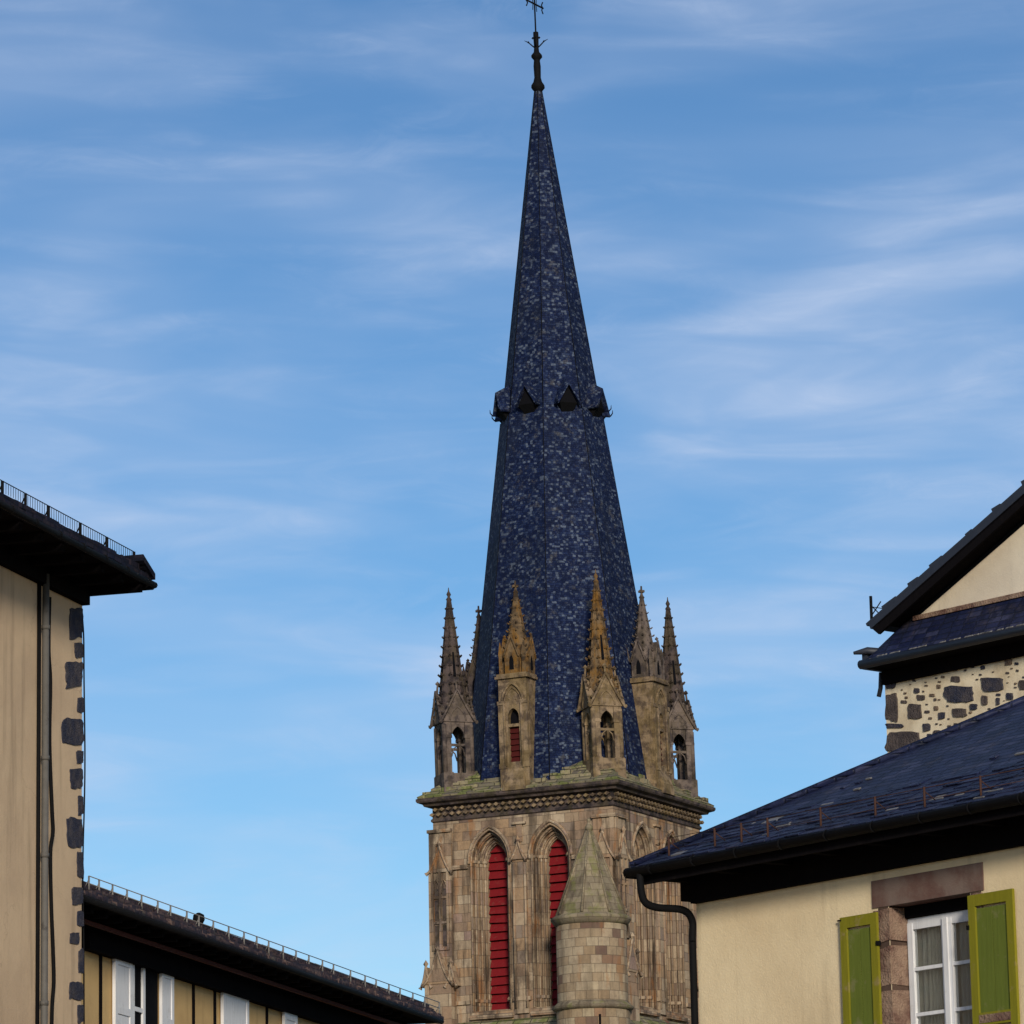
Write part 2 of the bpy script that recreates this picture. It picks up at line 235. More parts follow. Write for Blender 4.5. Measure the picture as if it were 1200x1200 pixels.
# ------------------------------------------------------------------ mesh helpers
MW = {}
class MB:
    def __init__(s, m=None): s.v = []; s.f = []; s.uv = {}; s.mi = []; s.m = m or Matrix(); s.cur = 0; s.sm = []
    def add(s, p): s.v.append(s.m @ Vector(p)); return len(s.v) - 1
    def face(s, idx, uv=None, smooth=False):
        if uv: s.uv[len(s.f)] = uv
        s.f.append(tuple(idx)); s.mi.append(s.cur); s.sm.append(smooth)
    def poly(s, pts): s.face([s.add(p) for p in pts])
    def hexa(s, b, t):                                  # two quads of 4 points: bottom loop and top loop
        i = [s.add(p) for p in list(b) + list(t)]
        n_ = len(b)
        s.face(i[:n_][::-1]); s.face(i[n_:])
        for k in range(n_): s.face((i[k], i[(k + 1) % n_], i[n_ + (k + 1) % n_], i[n_ + k]))
    def box(s, a, b):
        x0, y0, z0 = a; x1, y1, z1 = b
        s.hexa([(x0, y0, z0), (x1, y0, z0), (x1, y1, z0), (x0, y1, z0)], [(x0, y0, z1), (x1, y0, z1), (x1, y1, z1), (x0, y1, z1)])
    def obox(s, o, X, Y, Z):                            # corner + three edge vectors
        o = Vector(o); s.hexa([o, o + X, o + X + Y, o + Y], [o + Z, o + X + Z, o + X + Y + Z, o + Y + Z])
    def prism(s, pts, ext):                             # planar polygon extruded by a vector
        e = Vector(ext); s.hexa([Vector(p) for p in pts], [Vector(p) + e for p in pts])
    def tube(s, path, r, n=8, cap=True, smooth=True):
        path = [Vector(p) for p in path]; rr = r if isinstance(r, (list, tuple)) else [r] * len(path); rings = []
        pu = None
        for i, p in enumerate(path):
            d = (path[min(i + 1, len(path) - 1)] - path[max(i - 1, 0)]).normalized()
            if pu is None: pu = d.orthogonal().normalized()
            pu = (pu - d * pu.dot(d)).normalized(); w = d.cross(pu)
            rings.append([s.add(p + (pu * math.cos(2 * PI * k / n) + w * math.sin(2 * PI * k / n)) * rr[i]) for k in range(n)])
        for a, b in zip(rings, rings[1:]):
            for k in range(n): s.face((a[k], a[(k + 1) % n], b[(k + 1) % n], b[k]), smooth=smooth)
        if cap: s.face(rings[0][::-1]); s.face(rings[-1])
    def lathe(s, prof, n=16, c=(0, 0), rot=0.0, smooth=True, caps=True):   # prof: (r, z)
        rings = [[s.add((c[0] + r_ * math.cos(rot + 2 * PI * k / n), c[1] + r_ * math.sin(rot + 2 * PI * k / n), z)) for k in range(n)] for r_, z in prof]
        L = 0.0
        for j, (a, b) in enumerate(zip(rings, rings[1:])):
            (r0, z0), (r1, z1) = prof[j], prof[j + 1]; L1 = L + math.hypot(r1 - r0, z1 - z0); rm = max(r0, r1, 0.01)
            for k in range(n):
                a0, a1 = rm * 2 * PI * k / n, rm * 2 * PI * (k + 1) / n
                s.face((a[k], a[(k + 1) % n], b[(k + 1) % n], b[k]), [(a0, L), (a1, L), (a1, L1), (a0, L1)], smooth)
            L = L1
        if caps: s.face(rings[0][::-1]); s.face(rings[-1])
    def blob(s, c, r, sx=1, sy=1, sz=1):
        c = Vector(c); d = [(1, 0, 0), (0, 1, 0), (-1, 0, 0), (0, -1, 0)]
        top = s.add(c + Vector((0, 0, r * sz))); bot = s.add(c - Vector((0, 0, r * sz)))
        i = [s.add(c + Vector((x * r * sx, y * r * sy, 0))) for x, y, _ in d]
        for k in range(4): s.face((i[k], i[(k + 1) % 4], top)); s.face((i[(k + 1) % 4], i[k], bot))
    def holes(s, outer, holes, to3):                     # flat polygon with holes (2-D points), to3 maps to 3-D
        loops = [[Vector((x, z, 0)) for x, z in l] for l in [outer] + holes]
        flat = [p for l in loops for p in l]; idx = [s.add(to3(p.x, p.y)) for p in flat]
        for t in tessellate_polygon(loops): s.face([idx[k] for k in t])
    def build(s, name, mats, parent=None, smooth=False):
        if not isinstance(mats, (list, tuple)): mats = [mats]
        xs = [p.x for p in s.v]; ys = [p.y for p in s.v]; zs = [p.z for p in s.v]
        piv = Vector(((min(xs) + max(xs)) / 2, (min(ys) + max(ys)) / 2, min(zs)))
        base = MW[parent.name] if parent else Matrix()
        li = base.inverted(); lp = li @ piv; rot = base.to_3x3().inverted()
        me = bpy.data.meshes.new(name)
        me.from_pydata([tuple(rot @ (p - piv)) for p in s.v], [], s.f)
        for m in mats: me.materials.append(m)
        ul = me.uv_layers.new(name='UVMap')
        for pi, pl in enumerate(me.polygons):
            pl.material_index = s.mi[pi]; pl.use_smooth = smooth or s.sm[pi]
            if pi in s.uv:
                for li_, q in zip(pl.loop_indices, s.uv[pi]): ul.data[li_].uv = q
            else:
                pts = [s.v[k] for k in s.f[pi]]; nn = Vector((0, 0, 0))
                for k in range(len(pts)): nn += (pts[k] - pts[0]).cross(pts[(k + 1) % len(pts)] - pts[0])
                if nn.length < 1e-12: nn = Vector((0, 0, 1))
                nn.normalize(); t = Vector((0, 0, 1)).cross(nn)
                t = Vector((1, 0, 0)) if t.length < 0.02 else t.normalized()
                b = nn.cross(t)
                for li_, q in zip(pl.loop_indices, pts): ul.data[li_].uv = (q.dot(t), q.dot(b))
        o = bpy.data.objects.new(name, me); COL.objects.link(o)
        if parent: o.parent = parent
        o.location = lp; MW[o.name] = base @ Matrix.Translation(lp)
        import bmesh
        bm = bmesh.new(); bm.from_mesh(me); bmesh.ops.recalc_face_normals(bm, faces=bm.faces); bm.to_mesh(me); bm.free()
        return o
def thing(name, label, cat, loc, rz=0.0, group=None):
    o = bpy.data.objects.new(name, None); COL.objects.link(o); o.location = loc; o.rotation_euler = (0, 0, rz); o.empty_display_size = 0.3
    o['label'] = label; o['category'] = cat
    if group: o['group'] = group
    MW[o.name] = Matrix.Translation(Vector(loc)) @ Matrix.Rotation(rz, 4, 'Z'); return o
def bez(p, n=10):
    out = []
    p = [Vector(q) for q in p]
    for i in range(len(p) - 1):
        a = p[max(i - 1, 0)]; b = p[i]; c = p[i + 1]; d = p[min(i + 2, len(p) - 1)]
        for k in range(n):
            t = k / n; out.append(0.5 * ((2 * b) + (c - a) * t + (2 * a - 5 * b + 4 * c - d) * t * t + (-a + 3 * b - 3 * c + d) * t ** 3))
    out.append(p[-1]); return out

# ------------------------------------------------------------------ ground, street
g = MB(); g.poly([(-3000, -3000, 0), (3000, -3000, 0), (3000, 3000, 0), (-3000, 3000, 0)]); go = g.build('ground', M['ground']); go['kind'] = 'structure'
g = MB(); g.poly([(-14, -60, .004), (16, -60, .004), (16, 150, .004), (-14, 150, .004)]); go = g.build('pavement', M['paving']); go['kind'] = 'structure'
g = MB(); g.poly([(-3.2, -60, .008), (3.2, -60, .008), (3.2, 150, .008), (-3.2, 150, .008)]); go = g.build('street', M['asphalt']); go['kind'] = 'structure'

# ================================================================== CHURCH
CX, CY, PHI = 1.99, 170.5, R(17.7 - 45)
CW = Matrix.Translation((CX, CY, 0)) @ Matrix.Rotation(PHI, 4, 'Z')
LEAN = Matrix.Identity(4); LEAN[0][2] = -0.0185; LEAN[0][3] = 0.0185 * 28.0       # the old spire really leans a little
CL = LEAN @ CW
church = thing('church_tower', 'tall stone church tower with red louvred lancets and a slender dark slate spire', 'church tower', (CX, CY, 0), PHI)
HWALL = 4.0
def fp(k, x, o, z):
    a = k * PI / 2; X, Y = x, -HWALL - o
    return (X * math.cos(a) - Y * math.sin(a), X * math.sin(a) + Y * math.cos(a), z)
def outline(cx, hw, zb, zs, za, n=7):
    h = za - zs; Rr = (hw * hw + h * h) / (2 * hw); pts = [(cx - hw, zb), (cx - hw, zs)]
    a1 = math.asin(min(1, h / Rr)) if Rr >= hw else PI - math.asin(h / Rr)
    for i in range(1, n + 1):
        a = a1 * i / n; pts.append((cx - hw + Rr - Rr * math.cos(a), zs + Rr * math.sin(a)))
    r_ = [(2 * cx - x, z) for x, z in pts[:-1]][::-1]
    return pts + r_
ZB, ZS = 18.75, 24.7
ORD = [(0.82, 25.88, 0.0), (0.68, 25.70, 0.24), (0.55, 25.54, 0.46), (0.44, 25.40, 0.62)]
WX = (-1.47, 1.23)
# walls
w = MB(CW)
for k in range(4):
    if k < 2:
        hs_ = [outline(cx, ORD[0][0], ZB, ZS, ORD[0][1]) for cx in WX]
        w.holes([(-HWALL, 0), (HWALL, 0), (HWALL, 26.6), (-HWALL, 26.6)], hs_, lambda x, z, k=k: fp(k, x, 0, z))
    else: w.poly([fp(k, -HWALL, 0, 0), fp(k, HWALL, 0, 0), fp(k, HWALL, 0, 26.6), fp(k, -HWALL, 0, 26.6)])
w.build('wall', M['tower'], church)
# lancet windows
for k in (0, 1):
    for cx in WX:
        m = MB(CW)
        outs = [outline(cx, hw, ZB, ZS, za) for hw, za, d in ORD]
        for i in range(4):
            d0 = ORD[i][2]; d1 = ORD[i + 1][2] if i < 3 else 0.92
            o = outs[i]
            for a, b in zip(o, o[1:]): m.poly([fp(k, *(a[0], -d0, a[1])), fp(k, b[0], -d0, b[1]), fp(k, b[0], -d1, b[1]), fp(k, a[0], -d1, a[1])])
            if i < 3:
                q = outs[i + 1]
                for j in range(len(o) - 1): m.poly([fp(k, o[j][0], -d1, o[j][1]), fp(k, o[j + 1][0], -d1, o[j + 1][1]), fp(k, q[j + 1][0], -d1, q[j + 1][1]), fp(k, q[j][0], -d1, q[j][1])])
                sh = outline(cx, ORD[i + 1][0] + 0.075, ZB, ZS, ORD[i + 1][1] + 0.09)
                m.tube([fp(k, x, -d1 + 0.06, z) for x, z in sh], 0.055, 6)
                for sg in (-1, 1):
                    xx = cx + sg * (ORD[i + 1][0] + 0.075)
                    m.lathe([(0.06, 0), (0.10, 0.16), (0.11, 0.2)], 6, (0, 0)) if False else None
                    c = fp(k, xx, -d1 + 0.06, ZS)
                    m.box((c[0] - .085, c[1] - .085, ZS - .06), (c[0] + .085, c[1] + .085, ZS + .05))
                    m.box((c[0] - .09, c[1] - .09, ZB + .38), (c[0] + .09, c[1] + .09, ZB + .5))
        hood = outline(cx, 0.93, ZS - 0.1, ZS, 26.03)
        m.tube([fp(k, x, 0.03, z) for x, z in hood], 0.075, 6)
        hood = outline(cx, 0.84, ZB, ZS, 25.91); m.tube([fp(k, x, 0.0, z) for x, z in hood], 0.05, 6)
        wi = m.build('lancet_window', M['mould'], church)
        l = MB(CW); ns = 19; st = (25.4 - ZB) / ns
        inner = outline(cx, 0.425, ZB, ZS, 25.4, 12)
        def halfw(z):
            if z <= ZS: return 0.425
            for a, b in zip(inner[1:], inner[2:]):
                if a[1] <= z <= b[1] and b[1] > a[1]: return max(0.02, cx - (a[0] + (b[0] - a[0]) * (z - a[1]) / (b[1] - a[1])))
            return 0.02
        for i in range(ns):
            z = ZB + 0.03 + i * st; h0 = halfw(z); h1 = halfw(min(z + st * 0.92, 25.38))
            ja, jb = random.uniform(-.02, .02), random.uniform(-.02, .02)
            l.hexa([fp(k, cx - h0, -0.66 + ja, z + ja), fp(k, cx + h0, -0.66 + jb, z + jb), fp(k, cx + h0, -0.70 + jb, z + jb), fp(k, cx - h0, -0.70 + ja, z + ja)],
                   [fp(k, cx - h1, -0.80, z + st * .95), fp(k, cx + h1, -0.80, z + st * .95), fp(k, cx + h1, -0.84, z + st * .95), fp(k, cx - h1, -0.84, z + st * .95)])
        l.build('louvre', M['red'], wi)
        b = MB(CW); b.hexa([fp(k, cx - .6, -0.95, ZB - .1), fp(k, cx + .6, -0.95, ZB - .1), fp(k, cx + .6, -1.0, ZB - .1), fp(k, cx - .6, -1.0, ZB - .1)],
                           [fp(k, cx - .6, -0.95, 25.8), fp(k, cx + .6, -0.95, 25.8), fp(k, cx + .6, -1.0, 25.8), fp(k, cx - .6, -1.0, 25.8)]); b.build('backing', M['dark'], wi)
        sl = MB(CW); sl.hexa([fp(k, cx - .95, -0.70, ZB - .32), fp(k, cx + .95, -0.70, ZB - .32), fp(k, cx + .95, 0.16, ZB - .32), fp(k, cx - .95, 0.16, ZB - .32)],
                             [fp(k, cx - .95, -0.70, ZB + .1), fp(k, cx + .95, -0.70, ZB + .1), fp(k, cx + .95, 0.16, ZB - .18), fp(k, cx - .95, 0.16, ZB - .18)]); sl.build('sill', M['mould'], wi)
# buttresses with gablets
def kbox(m, k, x0, x1, o0, o1, z0, z1):
    m.hexa([fp(k, x0, o0, z0), fp(k, x1, o0, z0), fp(k, x1, o1, z0), fp(k, x0, o1, z0)], [fp(k, x0, o0, z1), fp(k, x1, o0, z1), fp(k, x1, o1, z1), fp(k, x0, o1, z1)])
def gablet(m, k, cx, hw, o, z0, z1, crock=True, dent=0.0):
    q = [(cx - hw, z0), (cx + hw, z0), (cx + hw * .45, z0 + (z1 - z0) * .42), (cx, z1), (cx - hw * .45, z0 + (z1 - z0) * .42)]
    m.hexa([fp(k, x, -.05, z) for x, z in q], [fp(k, x, o, z) for x, z in q])
    for sg in (-1, 1):
        path = bez([fp(k, cx, o, z1 + .05), fp(k, cx + sg * hw * .42, o, z0 + (z1 - z0) * .46), fp(k, cx + sg * hw * .85, o + .02, z0 + (z1 - z0) * .08), fp(k, cx + sg * hw * 1.18, o + .03, z0 - .06)], 4)
        m.tube(path, [0.05] * (len(path) - 3) + [0.06, 0.075, 0.09], 6)
        if crock:
            for t in (0.3, 0.6): m.blob(path[int(t * (len(path) - 1))] + Vector((0, 0, .05)), 0.09) if False else None
    c = fp(k, cx, o, z1 + .12); m.blob(c, 0.12, sz=1.4)
for k in (0, 1):
    for sg in (-1, 1):
        m = MB(CW)
        xa, xb = sorted((sg * 4.16, sg * 3.15))
        kbox(m, k, xa, xb, -0.1, 0.16, 0, 24.35); kbox(m, k, xa, xb, -0.1, 0.10, 24.35, 25.95)
        kbox(m, k, xa - .03, xb + .03, -0.1, 0.2, 25.95, 26.08)
        cx = sg * 3.62
        gablet(m, k, cx, 0.5, 0.24, 24.35, 25.35)
        # blind panel: two recessed lights framed by fillets
        for dx in (-.34, 0, .34): kbox(m, k, cx + dx - .05, cx + dx + .05, 0.15, 0.23, 21.3, 24.35)
        for zz in (21.25, 22.3, 23.3): kbox(m, k, cx - .39, cx + .39, 0.15, 0.225, zz, zz + .09)
        for dx in (-.17, .17): m.tube([fp(k, x, .19, z) for x, z in outline(cx + dx, .13, 23.5, 23.7, 24.05, 4)], .04, 5)
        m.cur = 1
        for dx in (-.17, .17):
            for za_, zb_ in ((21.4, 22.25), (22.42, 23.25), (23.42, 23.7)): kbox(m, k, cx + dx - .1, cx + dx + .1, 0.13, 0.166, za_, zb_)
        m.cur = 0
        # lower, bolder stage
        kbox(m, k, xa - .08, xb + .1, -0.1, 0.46, 0, 19.9)
        gablet(m, k, cx, 0.6, 0.5, 19.9, 21.15)
        for e in (-1, 1): gablet(m, k, cx + e * .56, .22, .44, 19.8, 20.6)
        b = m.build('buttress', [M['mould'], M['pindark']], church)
    m = MB(CW); pc = -.12; kbox(m, k, pc - .3, pc + .3, -0.1, 0.11, ZB - .2, 24.6); gablet(m, k, pc, 0.32, 0.2, 24.6, 25.25); kbox(m, k, pc - .12, pc + .12, -.05, .06, 25.3, 26.0); kbox(m, k, pc - .3, pc + .3, -.05, .12, 26.0, 26.09)
    for e in (-.25, .25): m.tube([fp(k, pc + e, .12, ZB), fp(k, pc + e, .12, 24.5)], .055, 6)
    m.build('pier', M['mould'], church)
# string courses
def ring(m, prof, rot=0.0):           # square ring profile (halfwidth, z)
    for (a, za), (b, zb) in zip(prof, prof[1:]):
        for k in range(4):
            P = []
            for wdt, z, s_ in ((a, za, -1), (a, za, 1), (b, zb, 1), (b, zb, -1)):
                ang = k * PI / 2; X, Y = s_ * wdt, -wdt; P.append((X * math.cos(ang) - Y * math.sin(ang), X * math.sin(ang) + Y * math.cos(ang), z))
            m.poly(P)

for k in (0, 1):
    for xa_, xb_, z0_, z1_, o_ in ((-3.05, -2.42, 19.05, 19.2, .09), (-.5, .28, 19.05, 19.2, .15), (2.2, 3.05, 19.05, 19.2, .09), (-3.14, -2.42, 24.42, 24.58, .12), (2.2, 3.14, 24.42, 24.58, .12)):
        m = MB(CW); kbox(m, k, xa_, xb_, -.05, o_, z0_, z1_); m.build('string_course', M['mould'], church)
m = MB(CW); ring(m, [(3.95, 18.38), (4.15, 18.3), (4.75, 17.75), (4.75, 17.6), (3.95, 17.4)]); m.build('weathering', M['cap'], church)
# cornice
m = MB(CW); ring(m, [(3.97, 26.35), (4.06, 26.42), (4.06, 26.50), (4.01, 26.55), (4.01, 26.98), (4.26, 27.02), (4.30, 27.10), (4.46, 27.16), (4.50, 27.22), (4.50, 27.31), (4.40, 27.36)]); co = m.build('cornice', M['pindark'], church)
m = MB(CW)
for k in range(2):
    nb = 27; st = 8.24 / nb
    for row in (0, 1):
        for i in range(nb):
            x = -4.12 + st * (i + .5 * row); z = 26.58 + row * .2
            if x + st > 4.14: continue
            q = [(x, z + .1), (x + st * .5, z), (x + st, z + .1), (x + st * .5, z + .19)]
            q = [(x + (a - x - st * .5) * .72 + st * .5, z + .1 + (b - z - .1) * .8) for a, b in q]
            m.hexa([fp(k, a, .0, b) for a, b in q], [fp(k, a, .17, b) for a, b in q])
m.build('carved_band', M['pin'], co)
m = MB(CW)
ring(m, [(4.44, 27.33), (4.47, 27.40), (4.05, 27.66), (4.05, 27.74), (3.6, 28.05), (3.6, 28.13), (3.1, 28.46), (2.2, 28.5)])
for i in range(90):                      # loose lichened slabs along the slope
    k = random.choice((0, 0, 1, 1, 2, 3)); x = random.uniform(-4.1, 4.1); o = random.uniform(-.75, .25); zz = 27.38 + (0.45 - o) * .78
    lim = HWALL + o - .1
    if abs(x) > lim: continue
    kbox(m, k, x - random.uniform(.15, .4), x + random.uniform(.15, .4), o - .15, o + .15, zz - .1, zz + random.uniform(.03, .10))
m.build('sloping_cap', M['cap'], co)
# spire
Z0, ZA, RB = 27.55, 58.6, 4.1
def srad(z): return RB * (ZA - z) / 30.0
VR = R(22.5 - 5)
sp = MB(CL); zs_ = [Z0, 33, 38, 43.2, 43.26, 48, 53, 57.45]
prof = [(srad(z) + (0.05 if z <= 43.2 else 0.0), z) for z in zs_]
for (r0, z0), (r1, z1) in zip(prof, prof[1:]):
    for k in range(8):
        a0, a1 = VR + k * PI / 4, VR + (k + 1) * PI / 4
        sp.poly([(r0 * math.cos(a0), r0 * math.sin(a0), z0), (r0 * math.cos(a1), r0 * math.sin(a1), z0), (r1 * math.cos(a1), r1 * math.sin(a1), z1), (r1 * math.cos(a0), r1 * math.sin(a0), z1)])
spo = sp.build('spire', M['spire'], church)
m = MB(CL)
for k in range(8):
    a = VR + k * PI / 4; m.tube([((srad(z) + .0) * math.cos(a), (srad(z) + .0) * math.sin(a), z) for z in (43.3, 57.4)], [.02, .015], 5); m.tube([((srad(z) + .04) * math.cos(a), (srad(z) + .04) * math.sin(a), z) for z in (Z0, 43.2)], [.022, .02], 5)
m.build('hip_roll', M['black'], spo)
# lucarnes: eight little gabled hoods round the spire
for k in range(8):
    a = VR + R(5) + (k + .5) * PI / 4; ap = srad(43.4) * math.cos(PI / 8)
    L = CL @ Matrix.Rotation(a + PI / 2, 4, 'Z') @ Matrix.Translation((0, -ap, 43.42))     # local -y outward
    m = MB(L); hw = .37; o = -.36; H = .70
    m.hexa([(-hw, .3, 0), (hw, .3, 0), (hw * .55, .3, -.40), (-hw * .55, .3, -.40)][::-1], [(-hw, o, .02), (hw, o, .02), (hw * .6, -.06, -.34), (-hw * .6, -.06, -.34)][::-1])
    m.cur = 1
    for sg in (-1, 1):
        m.hexa([(sg * (hw + .10), o - .10, -.06), (sg * (hw + .10), .25, -.06), (0, .75, H + .75), (0, o - .12, H + .06)],
               [(sg * (hw + .16), o - .10, -.02), (sg * (hw + .16), .25, -.02), (0, .75, H + .84), (0, o - .12, H + .14)])
    m.tube([(0, o - .1, H + .12), (0, .42, H + .55), (0, .62, H + .9), (0, .68, H + 1.15)], [.03, .035, .03, .015], 5)
    m.tube([(-hw - .13, o - .1, -.02), (-hw - .2, o - .18, .1), (-hw - .17, o - .2, .24)], [.03, .025, .01], 5); m.tube([(hw + .13, o - .1, -.02), (hw + .2, o - .18, .1), (hw + .17, o - .2, .24)], [.03, .025, .01], 5)
    lu = m.build('lucarne', [M['black'], M['spire']], spo)
    d = MB(L); d.hexa([(-hw, o + .05, 0.02), (hw, o + .05, 0.02), (0, o + .05, H)], [(-hw, .1, 0.02), (hw, .1, 0.02), (0, .1, H)]); d.build('opening', M['dark'], lu)
# finial and cross
m = MB(CL)
m.lathe([(.17, 57.1), (.15, 57.35), (.19, 57.42), (.29, 57.55), (.28, 57.66), (.19, 57.8), (.14, 58.0), (.155, 58.5), (.13, 58.75), (.15, 58.8), (.235, 58.9), (.23, 58.98), (.12, 59.12), (.10, 59.3), (.115, 59.8), (.11, 60.0), (.035, 60.02), (.03, 61.9)], 10)
for i in range(4):
    a = R(18) + i * PI / 2; c, s_ = math.cos(a), math.sin(a)
    m.tube([(.05 * c, .05 * s_, 59.3), (.18 * c, .18 * s_, 59.42), (.34 * c, .34 * s_, 59.58), (.5 * c, .5 * s_, 59.66)], [.03, .03, .025, .01], 5)
    m.blob((.33 * c, .33 * s_, 59.58), .055); m.blob((.14 * c, .14 * s_, 59.75), .06)
fi = m.build('finial', M['black'], church)
m = MB(CL @ Matrix.Rotation(-PHI - R(0), 4, 'Z') @ Matrix.Rotation(R(58), 4, 'Z'))
zc = 61.25
m.tube([(-.68, 0, zc), (.68, 0, zc)], .04, 6)
for sg in (-1, 1): m.tube([(sg * .66, 0, zc - .26), (sg * .56, 0, zc - .1), (sg * .66, 0, zc), (sg * .56, 0, zc + .1), (sg * .66, 0, zc + .26)], .028, 5); m.tube([(sg * .16, 0, zc - .3), (sg * .13, 0, zc), (sg * .16, 0, zc + .3)], .018, 5)
m.tube([(0, 0, 60.0), (0, 0, 62.2)], .035, 6)
m.build('cross', M['black'], fi)

# pinnacles
def crockets(m, r0, z0, r1, z1, n, sides, rot, size):
    for s_ in range(sides):
        a = rot + 2 * PI * s_ / sides
        for i in range(n):
            t = (i + .5) / n; r_ = r0 + (r1 - r0) * t; z = z0 + (z1 - z0) * t; q = size * (1 - .45 * t)
            c = Vector(((r_ + q * .55) * math.cos(a), (r_ + q * .55) * math.sin(a), z))
            m.blob(c, q, 1, 1, .75); m.blob(c + Vector((q * .7 * math.cos(a), q * .7 * math.sin(a), q * .55)), q * .6)
def archpts(hw, zs, za, n=5):
    o = outline(0, hw, zs, zs, za, n)[1:-1]; return o
def corner_pinnacle(x, y, stone, sstone):
    L = CL @ Matrix.Translation((x, y, 0)) @ Matrix.Rotation(PI / 4, 4, 'Z')
    m = MB(L); h = .62
    m.box((-h - .06, -h - .06, 27.3), (h + .06, h + .06, 28.32))
    for sx in (-1, 1):
        for sy in (-1, 1):
            cx, cy = sx * .45, sy * .45
            m.box((cx - .16, cy - .16, 28.2), (cx + .16, cy + .16, 30.45)); m.lathe([(.1, 28.2), (.1, 30.3)], 8, (sx * .56, sy * .56))
            m.box((cx - .19, cy - .19, 29.75), (cx + .19, cy + .19, 29.86)); m.box((cx - .2, cy - .2, 28.2), (cx + .2, cy + .2, 28.36))
    for k in range(4):
        K = Matrix.Rotation(k * PI / 2, 4, 'Z'); q = lambda x_, o_, z_: K @ Vector((x_, -o_, z_))
        ar = archpts(.27, 29.78, 30.22)
        pts = [(-.3, 29.78)] + ar + [(.3, 29.78), (.3, 30.45), (-.3, 30.45)]
        ids = [(a, b) for a, b in pts]
        # spandrel split into strips so the polygon stays simple
        for (a, za_), (b, zb_) in zip(ar, ar[1:]):
            m.hexa([q(a, .48, za_), q(b, .48, zb_), q(b, .48, 30.45), q(a, .48, 30.45)], [q(a, .6, za_), q(b, .6, zb_), q(b, .6, 30.45), q(a, .6, 30.45)])
        m.hexa([q(-.3, .50, 29.42), q(.3, .50, 29.42), q(.3, .50, 29.52), q(-.3, .50, 29.52)], [q(-.3, .58, 29.42), q(.3, .58, 29.42), q(.3, .58, 29.52), q(-.3, .58, 29.52)])
        for e in (-1, 1): m.tube([q(e * .28, .56, 29.0), q(e * .2, .56, 29.3), q(e * .06, .56, 29.42)], .03, 4)
        m.hexa([q(-.66, .42, 30.4), q(.66, .42, 30.4), q(0, .42, 31.62)], [q(-.66, .66, 30.4), q(.66, .66, 30.4), q(0, .66, 31.62)])
        for e in (-1, 1):
            m.tube([q(0, .70, 31.72), q(e * .36, .70, 31.02), q(e * .70, .72, 30.42), q(e * .80, .74, 30.38)], [.05, .055, .06, .08], 5)
            for t in (.25, .5, .75): m.blob(q(e * .72 * t + e * .05, .68, 31.74 - 1.3 * t), .08)
        m.tube([q(x_, .66, z_) for x_, z_ in archpts(.33, 30.45, 31.0)], .035, 5)
        m.tube([q(0, .64, 31.6), q(0, .60, 32.0)], [.05, .04], 5); m.blob(q(0, .6, 32.02), .11)
    o = m.build('corner_pinnacle', stone, church)
    s = MB(L); s.lathe([(.66, 30.42), (.46, 32.0), (.25, 33.9), (.05, 35.55)], 8, rot=PI / 8, smooth=False)
    crockets(s, .57, 31.0, .06, 35.3, 11, 8, PI / 8, .11)
    for j in range(8):
        a = PI / 8 + j * PI / 4; s.tube([(r_ * math.cos(a), r_ * math.sin(a), z) for r_, z in ((.66, 30.42), (.46, 32.0), (.25, 33.9), (.06, 35.5))], .035, 4)
    s.lathe([(.05, 35.4), (.13, 35.5), (.05, 35.62), (.10, 35.72), (.03, 35.86), (.015, 36.0)], 6)
    for i in range(4):
        K = Matrix.Rotation(i * PI / 2, 4, 'Z'); P = [K @ Vector(v_) for v_ in ((-.05, -.48, 32.3), (.05, -.48, 32.3), (.03, -.33, 33.3), (-.03, -.33, 33.3))]
        s.cur = 1; s.hexa(P, [p + K @ Vector((0, .06, 0)) for p in P]); s.cur = 0
    s.build('spirelet', [sstone, M['dark']], o); return o
corner_pinnacle(3.32, -3.32, M['pin'], M['pinlich'])
corner_pinnacle(-3.32, -3.32, M['pingrey'], M['pindark'])
corner_pinnacle(3.32, 3.32, M['pingrey'], M['pindark'])
corner_pinnacle(-3.32, 3.32, M['pin'], M['pindark'])
